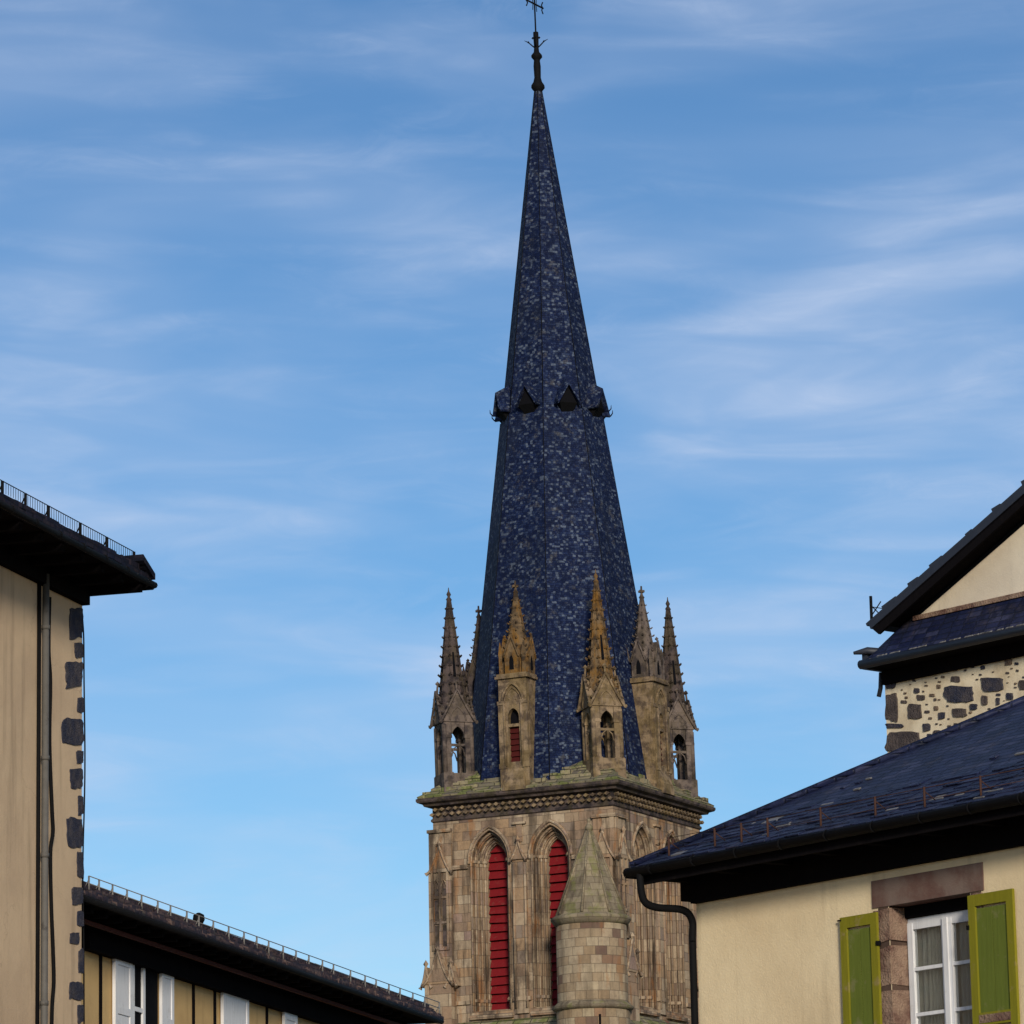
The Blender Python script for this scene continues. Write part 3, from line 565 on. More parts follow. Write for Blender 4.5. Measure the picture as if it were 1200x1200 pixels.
def face_pinnacle(k, stone, sstone):
    L = CL @ Matrix.Rotation(k * PI / 2, 4, 'Z') @ Matrix.Translation((-.08 if k == 0 else 0, -3.72, 0))
    m = MB(L); h = .62
    hole = outline(0, .25, 28.45, 30.25, 30.6, 5)
    m.holes([(-h, 27.4), (h, 27.4), (h, 31.85), (-h, 31.85)], [hole], lambda x, z: (x, -h, z))
    for a, b in zip(hole, hole[1:] + hole[:1]): m.poly([(a[0], -h, a[1]), (b[0], -h, b[1]), (b[0], -h + .25, b[1]), (a[0], -h + .25, a[1])])
    for sx in (-1, 1): m.poly([(sx * h, -h, 27.4), (sx * h, 1.6, 27.4), (sx * h, 1.6, 31.85), (sx * h, -h, 31.85)])
    m.poly([(-h, -h, 31.85), (h, -h, 31.85), (h, 1.6, 31.85), (-h, 1.6, 31.85)]); m.poly([(-h, 1.6, 27.4), (h, 1.6, 27.4), (h, 1.6, 31.85), (-h, 1.6, 31.85)])
    for sx in (-1, 1):
        m.box((sx * .52 - .12, -h - .05, 27.4), (sx * .52 + .12, -h + .02, 30.85)); m.lathe([(.06, 28.3), (.06, 30.8)], 6, (sx * .38, -h - .04))
        m.box((sx * .5 - .16, -h - .09, 30.75), (sx * .5 + .16, -h + .01, 30.9)); m.box((sx * .52 - .15, -h - .08, 28.2), (sx * .52 + .15, -h + .01, 28.4))
        m.hexa([(sx * (h + .03), -h + .12, 28.6), (sx * (h + .03), -h + .2, 28.6), (sx * (h - .02), -h + .2, 28.6), (sx * (h - .02), -h + .12, 28.6)], [(sx * (h + .03), -h + .12, 31.2), (sx * (h + .03), -h + .2, 31.2), (sx * (h - .02), -h + .2, 31.2), (sx * (h - .02), -h + .12, 31.2)])
    m.tube([(x, -h - .03, z) for x, z in archpts(.46, 30.85, 31.6, 6)], .06, 5)
    m.tube([(x, -h - .01, z) for x, z in archpts(.36, 30.85, 31.42, 6)], .04, 5)
    m.hexa([(-.5, -h - .22, 27.3), (.5, -h - .22, 27.3), (.5, -h + .1, 27.3), (-.5, -h + .1, 27.3)], [(-.42, -h - .2, 27.7), (.42, -h - .2, 27.7), (.42, -h + .1, 28.4), (-.42, -h + .1, 28.4)])
    m.box((-.25, -h + .03, 29.86), (.25, -h + .16, 29.98))
    m.box((-h - .10, -h - .10, 31.8), (h + .10, h + .10, 31.9)); m.box((-h - .05, -h - .05, 31.9), (h + .05, h + .05, 32.0))
    for x_ in (-.14, .14): m.blob((x_, -h - .005, 30.95), .05)
    o = m.build('face_pinnacle', stone, church)
    l = MB(L)
    for i in range(6): z = 28.45 + i * .235; l.hexa([(-.25, -h + .14, z), (.25, -h + .14, z), (.25, -h + .17, z), (-.25, -h + .17, z)], [(-.25, -h + .21, z + .22), (.25, -h + .21, z + .22), (.25, -h + .24, z + .22), (-.25, -h + .24, z + .22)])
    l.build('louvre', M['reddark'], o)
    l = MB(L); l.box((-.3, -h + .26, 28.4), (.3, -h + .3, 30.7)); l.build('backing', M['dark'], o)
    s = MB(L)
    s.lathe([(.60, 32.0), (.56, 32.4), (.30, 34.0), (.12, 35.1), (.06, 35.5)], 8, rot=PI / 8, smooth=False)
    for j in range(4):
        K = Matrix.Rotation(j * PI / 2, 4, 'Z'); q = lambda x_, o_, z_: K @ Vector((x_, -o_, z_))
        hl = outline(0, .10, 32.15, 32.45, 32.75, 4)
        pts = [(-.30, 32.0), (.30, 32.0), (.30, 32.7), (0, 33.5), (-.30, 32.7)]
        s.holes(pts, [hl], lambda x, z: q(x, .60, z))
        for a, b in zip(pts, pts[1:] + pts[:1]): s.poly([q(a[0], .60, a[1]), q(b[0], .60, b[1]), q(b[0], .28, b[1]), q(a[0], .28, a[1])])
        for e in (-1, 1): s.tube([q(0, .62, 33.56), q(e * .34, .62, 32.66)], .04, 5)
        s.cur = 1; s.poly([q(-.2, .59, 32.05), q(.2, .59, 32.05), q(.2, .59, 32.9), q(-.2, .59, 32.9)]); s.cur = 0
        s.blob(q(0, .58, 33.62), .09)
        K2 = Matrix.Rotation(j * PI / 2 + PI / 4, 4, 'Z'); c = K2 @ Vector((.74, 0, 0))
        s.lathe([(.09, 32.0), (.09, 32.7), (.12, 32.75), (.02, 33.3)], 4, (c.x, c.y), PI / 4 + j, smooth=False)
    crockets(s, .50, 33.0, .09, 35.2, 7, 8, PI / 8, .075)
    s.lathe([(.06, 35.3), (.12, 35.38), (.05, 35.48), (.035, 35.85)], 6)
    s.box((-.13, -.035, 35.58), (.13, .035, 35.68)); s.box((-.035, -.13, 35.585), (.035, .13, 35.675))
    s.build('spirelet', [sstone, M['dark']], o)
face_pinnacle(0, M['pin'], M['pinlich']); face_pinnacle(1, M['pin'], M['pingrey']); face_pinnacle(2, M['pin'], M['pindark']); face_pinnacle(3, M['pin'], M['pindark'])
# stair turret against the near corner
TX, TY = 3.3, -4.75
m = MB(CW)
m.lathe([(1.42, 0), (1.42, 18.25), (1.37, 18.6), (1.37, 21.75)], 28, (TX, TY)); tu = m.build('stair_turret', M['turret'], church)
m = MB(CW); m.lathe([(1.38, 18.32), (1.56, 18.40), (1.58, 18.48), (1.40, 18.66)], 28, (TX, TY)); m.build('ring_moulding', M['cone'], tu)
m = MB(CW); m.lathe([(1.36, 21.62), (1.44, 21.68), (1.56, 21.84), (1.57, 21.92), (1.46, 22.0)], 28, (TX, TY)); m.build('ring_moulding', M['cone'], tu)
m = MB(CW); m.lathe([(1.48, 21.95), (1.38, 22.05), (.12, 25.35), (.11, 25.42)], 8, (TX, TY), R(12), smooth=False); m.lathe([(.11, 25.35), (.17, 25.5), (.10, 25.6), (.05, 25.66), (.05, 25.72), (.09, 25.78), (.02, 25.88)], 8, (TX, TY))
for i in range(8):
    a = R(12) + i * PI / 4; m.tube([(TX + r_ * math.cos(a), TY + r_ * math.sin(a), z) for r_, z in ((1.40, 22.05), (.13, 25.35))], [.06, .035], 5)
m.build('cone_roof', M['cone'], tu)
m = MB(CW); a = R(-55); c, s_ = math.cos(a + PHI * 0), math.sin(a)
m.box((TX + 1.33 * c - .07, TY + 1.33 * s_ - .07, 17.5), (TX + 1.33 * c + .12, TY + 1.33 * s_ - .02, 18.1)); m.build('slit', M['dark'], tu)

# ================================================================== shared roof bits
def snow_guard(parent, P0, D, up, spots, h, mat, wires=(0.55, 1.0), wr=0.006, pw=0.02, tick=0.0, name='snow_guard'):
    m = MB(); D = D.normalized(); zz = Vector((0, 0, 1))
    for t in spots:
        b = P0 + D * t; m.tube([b - zz * .04, b + zz * h], pw, 6); m.tube([b + zz * h * .8, b + up * h * 1.4], pw * .5, 5)
    a, e = min(spots), max(spots)
    for wv in wires: m.tube([P0 + D * a + zz * h * wv, P0 + D * e + zz * h * wv], wr, 5)
    if tick:
        t = a
        while t < e: m.tube([P0 + D * t + zz * h * .1, P0 + D * t + zz * h * 1.0], wr * .7, 4, False); t += tick
    return m.build(name, mat, parent)
def tile_edge(m, P0, D, L, wdt, r, n_in):         # a ragged row of tile ends along an eave
    t = 0.0; D = D.normalized()
    while t < L:
        w_ = wdt * random.uniform(.8, 1.2); hgt = r * random.uniform(.75, 1.3)
        m.obox(P0 + D * t + n_in * random.uniform(-.03, .02), D * (w_ * .96), n_in * .4 + Vector((0, 0, .16)), Vector((0, 0, hgt))); t += w_
Zv = Vector((0, 0, 1))

# ================================================================== TALL HOUSE (left edge)
T = atY(176, 686, 50.0); Q = onz(0, 594, T.z); d = (T - Q).normalized(); n_ = Vector((d.y, -d.x, 0))
PW = T - n_ * .80; c0 = onpl(96, 880, PW, n_); W0 = Vector((c0.x, c0.y, 0))
tall = thing('tall_house', 'tall beige rendered house with dark corner stones and a wide black eave', 'house', (W0.x, W0.y, 0), math.atan2(d.y, d.x))
def A(u, v, off=0.0): return onpl(u, v, W0 + n_ * off, n_)
ztop = T.z
m = MB(); m.obox(W0 - d * 15 - n_ * 9, d * 15, n_ * 9, Zv * (ztop - .02)); twall = m
def stone(m, cs, outn, th, rng):                 # irregular rounded slab from its 4 corners, proud of the wall
    c = sum(cs, Vector()) / 4; pts = []; ph = rng.uniform(0, 9)
    for i in range(4):
        a, b = cs[i], cs[(i + 1) % 4]
        for t in (.06, .22, .4, .58, .76, .94):
            p = a.lerp(b, t); f = 1 + rng.uniform(-.09, .06) + .10 * math.sin(ph + 2.3 * (i + t)) - (.10 * rng.random() if t in (.06, .94) else 0); pts.append(c + (p - c) * f)
    m.hexa([p - outn * .03 for p in pts], [c + (p - c) * .93 + outn * th for p in pts])
rng = random.Random(3); m = twall; m.cur = 1
for u0, u1, v0, v1 in [(80, 96, 713, 750), (87, 96, 753, 771), (76, 96, 775, 806), (90, 96, 816, 836), (72, 96, 839, 874), (89, 96, 880, 895), (81, 96, 901, 925), (91, 96, 932, 955), (78, 96, 958, 993), (90, 96, 997, 1029), (83, 96, 1040, 1061), (90, 96, 1066, 1086), (81, 92, 1092, 1107), (91, 96, 1112, 1142), (81, 96, 1149, 1172), (90, 96, 1178, 1200), (70, 96, 1210, 1240)]:
    e = 1.5 if u1 == 96 else 0
    stone(m, [A(u0, v1), A(u1 + e, v1), A(u1 + e, v0), A(u0, v0)], n_, .012, rng)
m.build('wall', [M['beige'], M['basalt']], tall)
# eave: fascia, soffit, rafters, wall-head beam
L = 15.0; m = MB(); a_over = .80; b_over = (T - W0).dot(d)
S0 = T - d * (L + b_over)
m.obox(Vector((S0.x, S0.y, ztop)) - n_ * .04, d * (L + b_over), -n_ * (a_over + .6), Zv * .05)                    # boarding
for i in range(20):
    t = .1 + i * .62; P = T - d * t; m.obox(P - n_ * .06 - Zv * .10, -d * .09, -n_ * (a_over - .06), Zv * .10)
e0 = T - d * .05; m.obox(e0 - n_ * .1 - Zv * .08, -d * .1, -n_ * 7, Zv * .12)
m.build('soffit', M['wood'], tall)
zb = A(60, 692, .0).z
m = MB(); m.obox(Vector((W0.x, W0.y, zb)) - d * 15, d * 15.0, n_ * .10, Zv * (ztop - zb - .003)); m.obox(Vector((W0.x, W0.y, ztop - .2)) + n_ * .04, d * (b_over * .6), -n_ * 6, Zv * .19); m.build('wall_plate', M['wood'], tall)
rf = MB(); pit = math.tan(R(24)); Te = T + Zv * .055
c_ = [Te, Te - d * (L + 3), Te - d * (L + 3) - n_ * 10.6, Te - n_ * 10.6]; r0 = Te - n_ * 5.3 - d * 5.3 + Zv * 5.3 * pit; r1 = r0 - d * 8
rf.poly([c_[0], c_[1], r1, r0]); rf.poly([c_[0], r0, c_[3]]); rf.poly([c_[3], r0, r1, c_[2]]); rf.poly([c_[1], c_[2], r1]); rf.poly(c_)
tile_edge(rf, Te + n_ * .02 - d * 7.0, d, 6.9, .24, .06, -n_); tile_edge(rf, Te - n_ * .02 - d * 7.0 + Zv * .058, d, 6.8, .24, .06, -n_); tile_edge(rf, Te - n_ * .08 - d * 7.0 + Zv * .115, d, 6.7, .24, .05, -n_); tile_edge(rf, Te - d * .04 - n_ * 5, n_, 4.9, .24, .08, -d)
ro = rf.build('roof', M['lauzedark'], tall)
m = MB(); m.tube([T + n_ * .05 + Zv * .01 - d * 9, T + n_ * .05 + d * .02], .04, 8); m.tube([T + d * .04 + n_ * .02 - n_ * 6, T + d * .04 + n_ * .02], .05, 8); [m.tube([T + n_ * .05 + Zv * .01 - d * (t_ * .7 + .2), T + n_ * .05 + Zv * .01 - d * (t_ * .7 + .225)], .046, 8) for t_ in range(9)]; m.build('gutter', M['black'], tall)
D_ = -d; gP = T - n_ * .06 + Zv * .2
def along(u, v, P, dirv):                       # parameter along a line nearest a pixel column
    best = min(range(4000), key=lambda i: abs(px(P + dirv * i * .01)[0] - u)); return best * .01
sg = [along(u, 0, gP, D_) for u in (157, 125, 94, 57, 30, 3)]; sg += [sg[-1] + .35, sg[-1] + .7]
snow_guard(ro, gP, D_, -n_ * .3, sg, .14, M['black'], (1.0,), .006, .018, .07)
# downpipe, cables, and a dark rod for the pipe's shade
m = MB(); P = [A(50, v, .08) for v in (640, 760, 900, 1050, 1205)]; u0 = A(53, 900, .08); pz = lambda z: Vector((u0.x, u0.y, z))
m.tube([pz(0), pz(ztop - .1)], .04, 10)
for v in (740, 893, 1007, 1180): z = A(50, v).z; m.tube([pz(z), pz(z + .05)], .05, 10)
m.build('downpipe', M['pipe'], tall)
m = MB()
m.tube(bez([A(58, 700, .03), A(57, 760, .03), A(59, 800, .02), A(58, 870, .02), A(61, 950, .03), A(62, 975, .03), A(59, 1000, .02), A(60, 1060, .02), A(62, 1110, .03), A(63, 1150, .03), A(61, 1180, .02), A(60, 1230, .02)], 5), .025, 6)
u0 = A(45, 900, .02); m.tube([Vector((u0.x, u0.y, 5)), Vector((u0.x, u0.y, ztop))], .027, 6)  # straight black rod stands in for the shadow left of the pipe
m.build('cable_and_pipe_shade', M['black'], tall)
m = MB(); hx = lambda u, v: onpl(u, v, W0 + d * .1, d)
m.tube(bez([hx(95.5, 712), hx(98, 745), hx(98.5, 800), hx(99.5, 880), hx(99, 935), hx(97.5, 990), hx(97, 1030), hx(98, 1100), hx(98.5, 1200)], 5), .010, 6); m.build('loose_cable', M['black'], tall)

# ================================================================== LOW HOUSE (further down the left side)
E0 = atY(98, 1056, 53.5); Q = onz(497, 1193, E0.z); d2 = (Q - E0).normalized(); n2 = Vector((d2.y, -d2.x, 0)); Lw = (Q - E0).length + .9
PW2 = E0 - n2 * .65; c0 = onpl(98, 1150, PW2, n2); V0 = Vector((c0.x, c0.y, 0))
low = thing('low_house', 'long low ochre house with white shutters under a deep black eave with railing-like snow guard', 'house', (V0.x, V0.y, 0), math.atan2(d2.y, d2.x))
def Bp(u, v, off=0.0): return onpl(u, v, V0 + n2 * off, n2)
z2 = E0.z; m = MB(); m.obox(V0 - d2 * .1 - n2 * 8, d2 * (Lw + .0), n2 * 8, Zv * (z2 - .01)); m.build('wall', M['yellow'], low)
m = MB(); S2 = E0 - d2 * .2
m.obox(S2 + n2 * .01, d2 * (Lw + .2), -n2 * 1.3, Zv * .052)
for i in range(28): m.obox(S2 + d2 * (.1 + i * .55) - n2 * .06 - Zv * .09, d2 * .08, -n2 * .8, Zv * .09)
zp = Bp(258, 1162).z - .02
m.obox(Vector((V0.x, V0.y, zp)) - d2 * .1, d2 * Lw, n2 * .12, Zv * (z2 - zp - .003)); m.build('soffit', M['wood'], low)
m = MB(); m.obox(S2 - n2 * .30 - Zv * .16, d2 * (Lw + .1), -n2 * .05, Zv * .05); m.build('purlin', M['redwood'], low)
rf = MB(); e = E0 + Zv * .055 - d2 * .2; Lr = Lw + .3
q = [e, e + d2 * Lr, e + d2 * Lr - n2 * 5 + Zv * 1.5, e - n2 * 5 + Zv * 1.5]; rf.poly(q); rf.poly([q[3], q[2], e + d2 * Lr - n2 * 10, e - n2 * 10]); rf.poly([e, e + d2 * Lr, e + d2 * Lr - n2 * 10, e - n2 * 10]); rf.poly([q[0], q[3], e - n2 * 10]); rf.poly([q[1], q[2], e + d2 * Lr - n2 * 10])
for j in range(4): tile_edge(rf, e + n2 * (.02 - .07 * j) + Zv * (.0 + .062 * j), d2, Lr, .2, .062, -n2)
ro = rf.build('roof', M['lauze'], low)
m = MB(); m.tube([E0 + n2 * .045 - d2 * .2 + Zv * .022, E0 + n2 * .045 + d2 * Lw + Zv * .022], .045, 8); m.build('gutter', M['black'], low)
gP = E0 - n2 * .12 + Zv * .2
sp_ = [along(u, 0, gP, d2) for u in (104, 116, 132, 149, 166, 185, 200, 219, 233, 250, 268, 286, 301, 315, 332, 347, 362, 378, 391, 411, 428, 441, 456, 469, 484, 498, 515)]
snow_guard(ro, gP, d2, -n2 * .3, sp_, .19, M['zinc'], (1.0, .5), .007, .013)
m = MB(); b = E0 - n2 * .35 + Zv * .2 + d2 * along(233, 0, E0 - n2 * .35 + Zv * .2, d2); m.tube([b - Zv * .15, b + Zv * .2], .04, 10); m.lathe([(.06, b.z + .17), (.085, b.z + .22), (.075, b.z + .29), (.02, b.z + .32)], 10, (b.x, b.y)); m.build('vent_pipe', M['black'], ro)
def b_s(u, v=1190): return (Bp(u, v) - V0).dot(d2)
def wallbox(m, s0, s1, z0, z1, o0, o1): m.obox(V0 + d2 * s0 + n2 * o0 + Zv * z0, d2 * (s1 - s0), n2 * (o1 - o0), Zv * (z1 - z0))
m = MB()
for u in (117, 226, 251, 312): s = b_s(u); wallbox(m, s - .04, s + .04, 0, z2 - .1, -.01, .02)
m.build('timber_strip', M['wood'], low)
def shutter_white(u0, u1, vt):
    m = MB(); s0, s1 = b_s(u0), b_s(u1); zt = Bp((u0 + u1) / 2, vt, .05).z; zl = zt - 1.9
    wallbox(m, s0, s1, zl, zt, .02, .05); f = .09
    wallbox(m, s0, s0 + f, zl, zt, .05, .065); wallbox(m, s1 - f, s1, zl, zt, .05, .065)
    for z in (zt - .1, zt - .75, zl + .5, zl): wallbox(m, s0 + f, s1 - f, z, z + .1, .05, .065)
    o = m.build('shutter', M['white'], low); h_ = MB(); wallbox(h_, (s0 + s1) / 2 - .12, (s0 + s1) / 2 + .1, zt - .98, zt - .94, .066, .08); wallbox(h_, (s0 + s1) / 2 - .02, (s0 + s1) / 2 + .03, zt - 1.1, zt - .98, .066, .08); h_.build('latch', M['black'], o)
shutter_white(130, 150, 1122); shutter_white(185, 199, 1137); shutter_white(257, 287, 1159); shutter_white(329, 344, 1187)
m = MB(); s0, s1 = b_s(151), b_s(184); zt = Bp(165, 1125).z; wallbox(m, s0, s1, zt - 1.9, zt, .004, .012); wi = m.build('window', M['dark'], low)
m = MB()
for s in (s0 + .02, (s0 + s1) / 2 - .12): wallbox(m, s, s + .09, zt - 1.9, zt, .012, .045)
for z in (zt - .72, zt - 1.4): wallbox(m, s0 + .11, (s0 + s1) / 2 - .12, z, z + .06, .013, .04)
m.build('frame', M['white'], wi)

# ================================================================== CREAM HOUSE (right, with the green shutters)
G0 = atY(744, 1023, 40.0); Q = onz(1200, 937, G0.z); d3 = (Q - G0).normalized(); n3 = Vector((d3.y, -d3.x, 0))
PW3 = G0 - n3 * .52; c0 = onpl(817, 1100, PW3, n3); U0 = Vector((c0.x, c0.y, 0))
cream = thing('cream_house', 'cream rendered house with olive green shutters, stone lintel and blue slate hip roof', 'house', (U0.x, U0.y, 0), math.atan2(d3.y, d3.x))
def Cp(u, v, off=0.0): return onpl(u, v, U0 + n3 * off, n3)
def c_s(u, v, off=0.0): p = Cp(u, v, off); return (p - U0).dot(d3), p.z
z3 = G0.z; L3 = 22.0
sL, zl1 = c_s(1044, 1120); sR, _ = c_s(1140, 1120); _, zlt = c_s(1100, 1052)       # opening
zlb = zlt - 1.9; wl_ = (U0 + d3 * 0)
m = MB(); to3 = lambda s, z: U0 + d3 * s + Zv * z
m.holes([(0, 0), (L3, 0), (L3, z3 - .01), (0, z3 - .01)], [[(sL, zlb), (sR, zlb), (sR, zlt), (sL, zlt)]], to3)
m.obox(U0 - n3 * 9, d3 * L3, n3 * .01, Zv * (z3 - .01))
for s in (0, L3): m.poly([U0 + d3 * s, U0 + d3 * s - n3 * 9, U0 + d3 * s - n3 * 9 + Zv * (z3 - .01), U0 + d3 * s + Zv * (z3 - .01)])
m.build('wall', M['cream'], cream)
def cbox(m, s0, s1, z0, z1, o0, o1): m.obox(U0 + d3 * s0 + n3 * o0 + Zv * z0, d3 * (s1 - s0), n3 * (o1 - o0), Zv * (z1 - z0))
# eave
m = MB(); bo = (G0 - U0).dot(d3); g0 = G0
m.obox(g0 + Zv * 0, d3 * (L3 + 1), -n3 * 1.1, Zv * .04); m.obox(g0 - n3 * .0, d3 * (-bo - .01 if bo < 0 else .4), -n3 * 9, Zv * .039)
for i in range(30): m.obox(g0 + d3 * (.25 + i * .7) - n3 * .05 - Zv * .10, d3 * .09, -n3 * .46, Zv * .10)
m.obox(g0 - n3 * .02 - Zv * .12, d3 * (L3 + 1), -n3 * .03, Zv * .12)
_, zf = c_s(1028, 1022); cbox(m, -.0, L3, zf, z3 - .003, .001, .07); cbox(m, bo + .1, -.002, zf + .04, z3 - .003, -.6, .05)
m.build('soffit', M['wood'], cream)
# roof with hip; pitch solved so that the hip runs where it does in the street view
best = None
H0 = g0 + Zv * .05 + n3 * .03 - d3 * .03
for ip in range(150, 600):
    tp = math.tan(R(ip / 10)); 
    lo, hi = 0.1, 12.0
    for _ in range(40):
        mid = (lo + hi) / 2
        if px(H0 + (d3 - n3) * mid + Zv * mid * tp)[0] < 1200: lo = mid
        else: hi = mid
    v = px(H0 + (d3 - n3) * lo + Zv * lo * tp)[1]
    if best is None or abs(v - 822) < best[0]: best = (abs(v - 822), tp, lo)
TP = best[1]; print('cream roof pitch', math.degrees(math.atan(TP)), best, 'd3', d3, 'd', d, 'd2', d2, 'bo', bo, 'opening', sL, sR, zlt, 'L', Lw)
hw = max(5.0, best[2] + .6)
rf = MB(); r0 = H0 + (d3 - n3) * hw + Zv * hw * TP; Lr = L3 + 1.2; r1 = H0 + d3 * (Lr - hw) - n3 * hw + Zv * hw * TP
k_ = [H0, H0 + d3 * Lr, H0 + d3 * Lr - n3 * 2 * hw, H0 - n3 * 2 * hw]
rf.poly([k_[0], k_[1], r1, r0]); rf.poly([k_[3], k_[0], r0]); rf.poly([k_[2], k_[3], r0, r1]); rf.poly([k_[1], k_[2], r1]); rf.poly([p - Zv * .03 for p in k_])
rng = random.Random(5); m = rf; sd_ = (-n3 + Zv * TP).normalized(); up_ = d3.cross(sd_)
up_ = up_ if up_.z > 0 else -up_
for i in range(90):                                             # lifted and broken slates, lichen crusts near the eave
    t = rng.uniform(.6, 9); h_ = abs(rng.gauss(0, .55)) + .05
    if h_ > t - .3: continue
    m.cur = 1 if rng.random() < .35 else 0
    w_ = rng.uniform(.06, .2); P = H0 + d3 * t + sd_ * h_ + up_ * .004
    m.obox(P, d3 * w_ * (.6 if m.cur == 0 else 1), sd_ * (rng.uniform(.03, .08) if m.cur == 0 else rng.uniform(.015, .04)), up_ * .012)
m.cur = 0
for row in range(9):
    h_ = -.02 + row * .105; t = h_ + .12 + rng.uniform(0, .1)
    while t < 11:
        w_ = rng.uniform(.15, .27); jt = rng.gauss(0, .010); lift = rng.uniform(.008, .02); m.cur = 0 if rng.random() > .012 else 1
        a = H0 + d3 * t + sd_ * (h_ + jt) + up_ * (.004 + lift); b_ = a + d3 * (w_ * .975) + up_ * rng.uniform(-.005, .005); tp_ = sd_ * .2 - up_ * (lift + .002)
        m.hexa([a - up_ * .011, b_ - up_ * .011, b_ + tp_ - up_ * .011, a + tp_ - up_ * .011], [a, b_, b_ + tp_, a + tp_]); t += w_
ro = rf.build('roof', [M['slate'], M['zinc']], cream)
m = MB(); m.tube([H0 + Zv * .02, r0 + Zv * .02], .035, 6); m.build('hip_capping', M['slate'], ro)
m = MB(); gp = g0 + n3 * .05 + Zv * .0; m.tube([gp - d3 * .06, gp + d3 * (L3 + 1)], .048, 10); [m.tube([gp + d3 * (t_ * .62 + .3) + Vector((0, 0, -.001)), gp + d3 * (t_ * .62 + .325)], .053, 10) for t_ in range(20)]; gs = g0 - d3 * .07; m.tube([gs + n3 * .04, gs - n3 * 9], .048, 10); m.build('gutter', M['black'], cream)
gP = H0 - n3 * .09 + Zv * (.09 * TP)
sp_ = [along(u, 0, gP, d3) for u in (784, 838, 869, 900, 962, 1026, 1084, 1150, 1215)]
snow_guard(ro, gP, d3, -n3 * .5 + Zv * .3, sp_, .19, M['rust'], (.4, .95), .003, .011)
gP = H0 + d3 * .16 + Zv * (.16 * TP); sp_ = [.4 + .8 * i for i in range(8)]
snow_guard(ro, gP, -n3, d3 * .5 + Zv * .3, sp_, .20, M['rust'], (.4, .7, .95), .0035, .012, .10)
# swan-neck downpipe
pl = U0 + d3 * .0
cc = lambda u, v, o: onpl(u, v, U0 + n3 * o, n3)
q0 = gp + d3 * .14
pth = [q0, q0 - Zv * .14, q0 - Zv * .22 - n3 * .03 + d3 * .01]
p_end = U0 + n3 * .02 - d3 * .045; zc1 = cc(808, 1078, .05).z; zc2 = cc(814, 1100, .05).z
pe = lambda z: Vector((p_end.x, p_end.y, z))
a0 = pth[-1] - Zv * .06; b0 = pe(zc1 + .05)
pts = [q0, q0 - Zv * .12, a0, a0.lerp(b0, .25) - Zv * .03, a0.lerp(b0, .8) + Zv * .02, pe(zc1), pe(zc2), pe(zc2 - .4), pe(3)]
m = MB(); m.tube(bez(pts, 6), .036, 10); m.build('downpipe', M['black'], cream)
# lintel, jamb stones, sill
m = MB(); s0, zA = c_s(1022, 1034); s1, zB2 = c_s(1152, 1009); zt_ = (zA + zB2) / 2
cbox(m, s0, s1, zlt, zt_, -.24, .012); m.build('lintel', M['lintel'], cream)
rng = random.Random(11)
for P0, sgn in ((sL, -1), (sR, 1)):
    m = MB(); z = zlt; g_ = .008
    cbox(m, *((P0 - .14, P0 - .010) if sgn < 0 else (P0 + .010, P0 + .14)), zlb, zlt - .003, -.25, .004); m.cur = 1
    while z > zlb:
        z1 = max(z - rng.uniform(.26, .42), zlb); ww = rng.choice((.16, .26, .2)) if sgn < 0 else .16
        a_, b_ = (P0 - ww, P0 + rng.uniform(.002, .02)) if sgn < 0 else (P0 - .01, P0 + ww)
        cs = [(a_, z1 + g_), (b_, z1 + g_ + rng.uniform(0, .02)), (b_, z - g_), (a_, z - rng.uniform(g_, .03))]
        md = [((p[0] + q_[0]) / 2 + rng.uniform(-.002, .002), (p[1] + q_[1]) / 2 + rng.uniform(-.012, .012)) for p, q_ in zip(cs, cs[1:] + cs[:1])]
        lp = [x for pr_ in zip(cs, md) for x in pr_]; cx_, cz_ = (a_ + b_) / 2, (z + z1) / 2; pr0 = rng.uniform(.008, .022)
        m.hexa([U0 + d3 * x + Zv * y - n3 * .26 for x, y in lp], [U0 + d3 * (cx_ + (x - cx_) * .97) + Zv * (cz_ + (y - cz_) * .94) + n3 * pr0 for x, y in lp])
        z = z1
    m.build('jamb', [M['mortarbrown'], M['jamb']], cream)
# window
m = MB(); fo = -.20; mid = (sL + sR) / 2; f = .055
wi = None
cbox(m, sL + .02, sR - .02, zlb, zlb + .05, fo - .06, fo); cbox(m, sL + .02, sR - .02, zlt - .16, zlt - .11, fo - .06, fo)
for a_, b_ in ((sL + .02, mid), (mid, sR - .02)):
    cbox(m, a_, a_ + f + .01, zlb + .05, zlt - .15, fo - .05, fo + .01); cbox(m, b_ - f - .01, b_, zlb + .05, zlt - .15, fo - .05, fo + .01)
    cbox(m, a_ + f, b_ - f, zlt - .21, zlt - .15, fo - .045, fo + .005)
    for kk in range(1, 5): z = zlt - .16 - kk * .405; cbox(m, a_ + f, b_ - f, z - .016, z + .016, fo - .03, fo + .004)
cbox(m, mid - .03, mid + .03, zlb + .05, zlt - .15, fo + .012, fo + .03)
wi = m.build('window', M['white'], cream)
m = MB()
for a_, b_ in ((sL + .02, mid), (mid, sR - .02)): cbox(m, a_ + f - .01, b_ - f + .01, zlb + .05, zlt - .06, fo - .022, fo - .018)
m.build('pane', M['glass'], wi)
m = MB(); cbox(m, sL, sR, zlt - .105, zlt - .002, fo - .08, fo + .03); m.build('lintel_shade', M['wood'], wi)  # dark board stands in for the deep shadow under the lintel
m = MB(); cbox(m, sL - .3, sR + .3, zlb - .2, zlt + .2, fo - .9, fo - .86); cbox(m, sL - .3, sL - .26, zlb - .2, zlt + .2, fo - .86, fo - .1); cbox(m, sR + .26, sR + .3, zlb - .2, zlt + .2, fo - .86, fo - .1); cbox(m, sL - .26, sR + .26, zlt + .1, zlt + .14, fo - .86, fo - .1); m.build('interior', M['dark'], wi)
